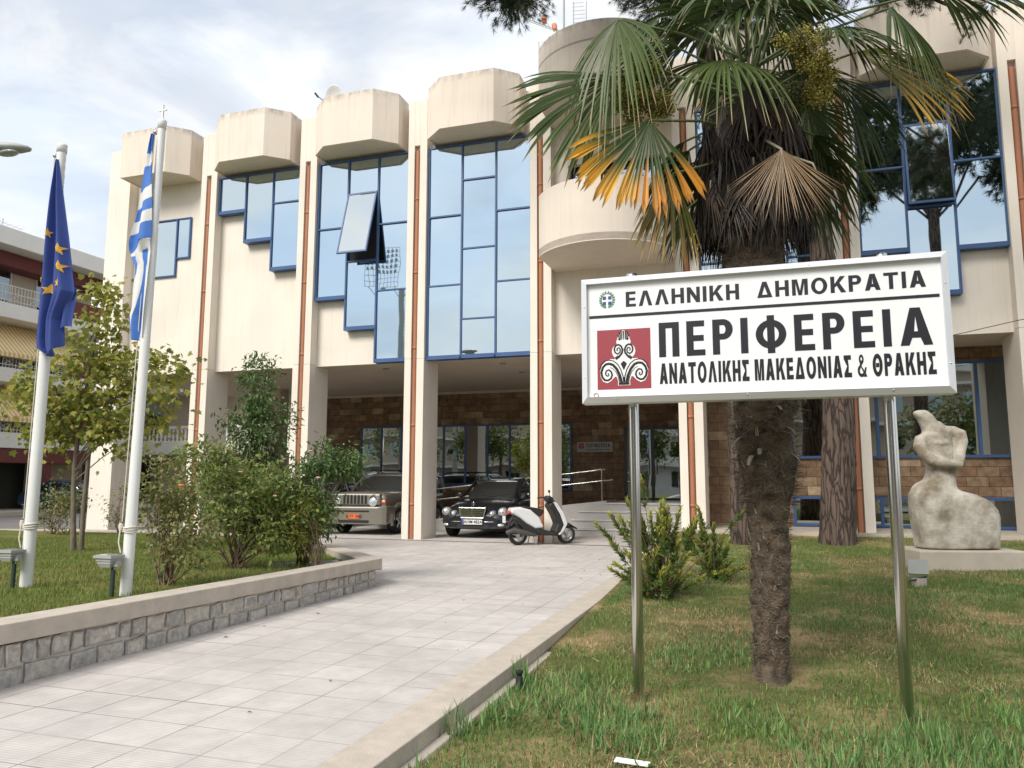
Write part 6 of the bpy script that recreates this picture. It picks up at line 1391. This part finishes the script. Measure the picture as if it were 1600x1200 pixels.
for r,h in ((.02,.06),(.12,.05),(.24,.015),(.31,-.03),(.32,-.03),(.24,.035),(.12,.07),(.02,.08)): rings.append([(dx+r*math.cos(a),dy+h-r*math.sin(a)*.35,dz+r*math.sin(a)) for a in [2*math.pi*k/28 for k in range(28)]])
mb.loft(rings,0,False,True); mb.build('reflector',mat('dish_white',(.78,.79,.78),.5),ds,recalc=False)
mb=MB(); mb.tube([(dx-.1,dy,dz-.3),(dx-.42,dy-.35,dz-.05)],.012,6); mb.tube([(dx-.46,dy-.38,dz+.02),(dx-.38,dy-.30,dz-.10)],.03,8); mb.build('feed_arm',M['trim'],ds)
# cable
mb=MB(); mb.tube([(17.9,.30,4.35),(19.39,-1.0,4.45),(20.54,-1.5,4.62),(23,-2.4,5.1),(27,-4,6.0)],.008,5); o=mb.build('overhead_cable',M['trim']); tag(o,'thin black cable running from behind the sign toward the right edge','cable')
# stadium floodlight mast, mirrored in the windows
mt_=thing('stadium_floodlight','tall stadium floodlight mast standing far behind the camera, mirrored in the glass','floodlight mast',(-11.5,-34,0))
mb=MB(); mb.tube([(-11.5,-34,-.3),(-11.5,-34,16.6)],[.3,.2],12)
for k in range(50): z=2+k*.3; mb.tube([(-11.5+.2,-34.1,z),(-11.5+.42,-34.1,z)],.012,4)
mb.build('mast',M['lamp_grey'],mt_)
mb=MB(); 
for k in range(9): mb.tube([(-12.9+k*.35,-34,16.6),(-12.9+k*.35,-34,19.8)],.02,4)
for k in range(9): mb.tube([(-12.9,-34,16.6+k*.4),(-10.1,-34,16.6+k*.4)],.02,4)
mb.tube([(-11.5,-34,15.2),(-12.7,-34,16.6)],.03,5); mb.tube([(-11.5,-34,15.2),(-10.3,-34,16.6)],.03,5); mb.build('lamp_rack',M['lamp_grey'],mt_)
for i in range(7):
    for j in range(5):
        mb=MB(); mb.lathe([(.06,-.12),(.13,0),(.12,.02),(0,.02)],10,(-12.6+i*.37,-33.9,17.9+j*.4),'y'); mb.build('lamp',M['lens'],mt_)
lamp('street lamp beyond the drive, its head mirrored low in the tall window',2.0,-32,(1,.1),z=7.5)
lamp('twin of the far street lamp, mirrored beside it low in the tall window',5.2,-33,(-1,.1),z=7.4)
# pines and street trees behind the camera
pine('tall dark pine right of the camera, mirrored in the upper right windows',(22.0,-14,-.2),[(22.1,-14,6),(22.2,-14,12.5)],[.3,.25,.18],[((20.6,-14,14.2),(1.7,1.6,1.5),190),((23.4,-13.6,14.6),(1.9,1.6,1.5),210),((22.2,-14,16.6),(2.6,2,1.7),260),((24.9,-14.5,13.2),(1.3,1.2,1.2),110),((19.4,-14.4,13.0),(1.1,1.1,1.3),110),((25.2,-14.2,16.2),(1.6,1.3,1.8),150),((19.2,-14.2,16.4),(1.6,1.3,1.6),140)],31,None,tuft_size=.30,ntw=6,coarse=True)
pine('broad dark pine further back at the right, mirrored in the windows behind the palm',(19.0,-25,-.2),[(19,-25,8),(18.8,-25,16)],[.35,.3,.2],[((17,-25,17),(2.4,2,1.6),90),((20.6,-25,18.5),(2.6,2,2),110),((18.5,-25,21),(2.6,2.2,1.6),100)],32,None,tuft_size=.45,ntw=5,coarse=True)
def street_tree(label,b,h,r,seed,m='fol_olive',group='street trees mirrored in the ground floor glass'):
    rg=np.random.default_rng(seed); t=thing('street_tree',label,'tree',b,group=group)
    blobs=[((b[0]+rg.normal()*r*.4,b[1]+rg.normal()*r*.3,h*rg.uniform(.5,.9)),(r*.6,r*.6,r*.5),26) for _ in range(6)]
    P,D,Nn,S,CC=plantgen(rg,blobs,16,.4,.34,1); inst_mesh('crown',OVAL,P,D,Nn,S,S*.6,M[m],t,off=b)
    mb=MB(); mb.tube([b,(b[0]+.1,b[1],h*.35),(b[0],b[1],h*.7)],[.2,.15,.06],8); mb.build('trunk',M['bark'],t,off=b,recalc=False)
for i,(x,y,h,r) in enumerate(((-14,-30,6.5,2.4),(-7,-31,7.5,2.6),(-1.5,-29,6.2,2.2),(6.5,-34,7.5,2.6),(12,-31,6.5,2.4),(26,-30,7,2.5))):
    street_tree(['olive green street tree behind the camera, farthest left of the mirrored row','large street tree behind the camera, second from the left of the mirrored row','small street tree behind the camera, third from the left of the mirrored row','large street tree behind the camera, straight behind the driveway','street tree behind the camera, just right of the driveway','street tree behind the camera, farthest right of the mirrored row'][i],(x,y,0),h,r,50+i)
def block(label,x0,x1,y,h,wm,roof):
    t=thing('street_house',label,'house',((x0+x1)/2,y,0)); mb=MB(); mb.box(x0,x1,y-9,y,-.1,h); mb.build('wall',wm,t); mb=MB(); mb.box(x0-.5,x1+.5,y-9.5,y+.6,h,h+.5); mb.build('roof',roof,t)
    for z in np.arange(1.0,h-1.5,3.0):
        x=x0+1
        while x<x1-1.8: mb=MB(); mb.box(x,x+1.3,y-.05,y+.04,z,z+1.5); mb.build('window',M['nb_glass'],t); x+=2.8
        mb=MB(); mb.box(x0,x1,y+.01,y+1.2,z+2.0,z+2.2); mb.build('balcony_slab',M['nb_white'],t)
M['tile']=mat('roof_tiles',(.32,.12,.07),.8)
block('pale house with red roof across the street behind the camera, left',-26,-8,-44,9.5,M['nb_wall'],M['tile'])
block('white house with red roof across the street behind the camera, centre',-5,9,-46,8,M['nb_white'],M['tile'])
block('tall beige house across the street behind the camera, right',13,34,-45,10,M['nb_wall'],M['nb_white'])
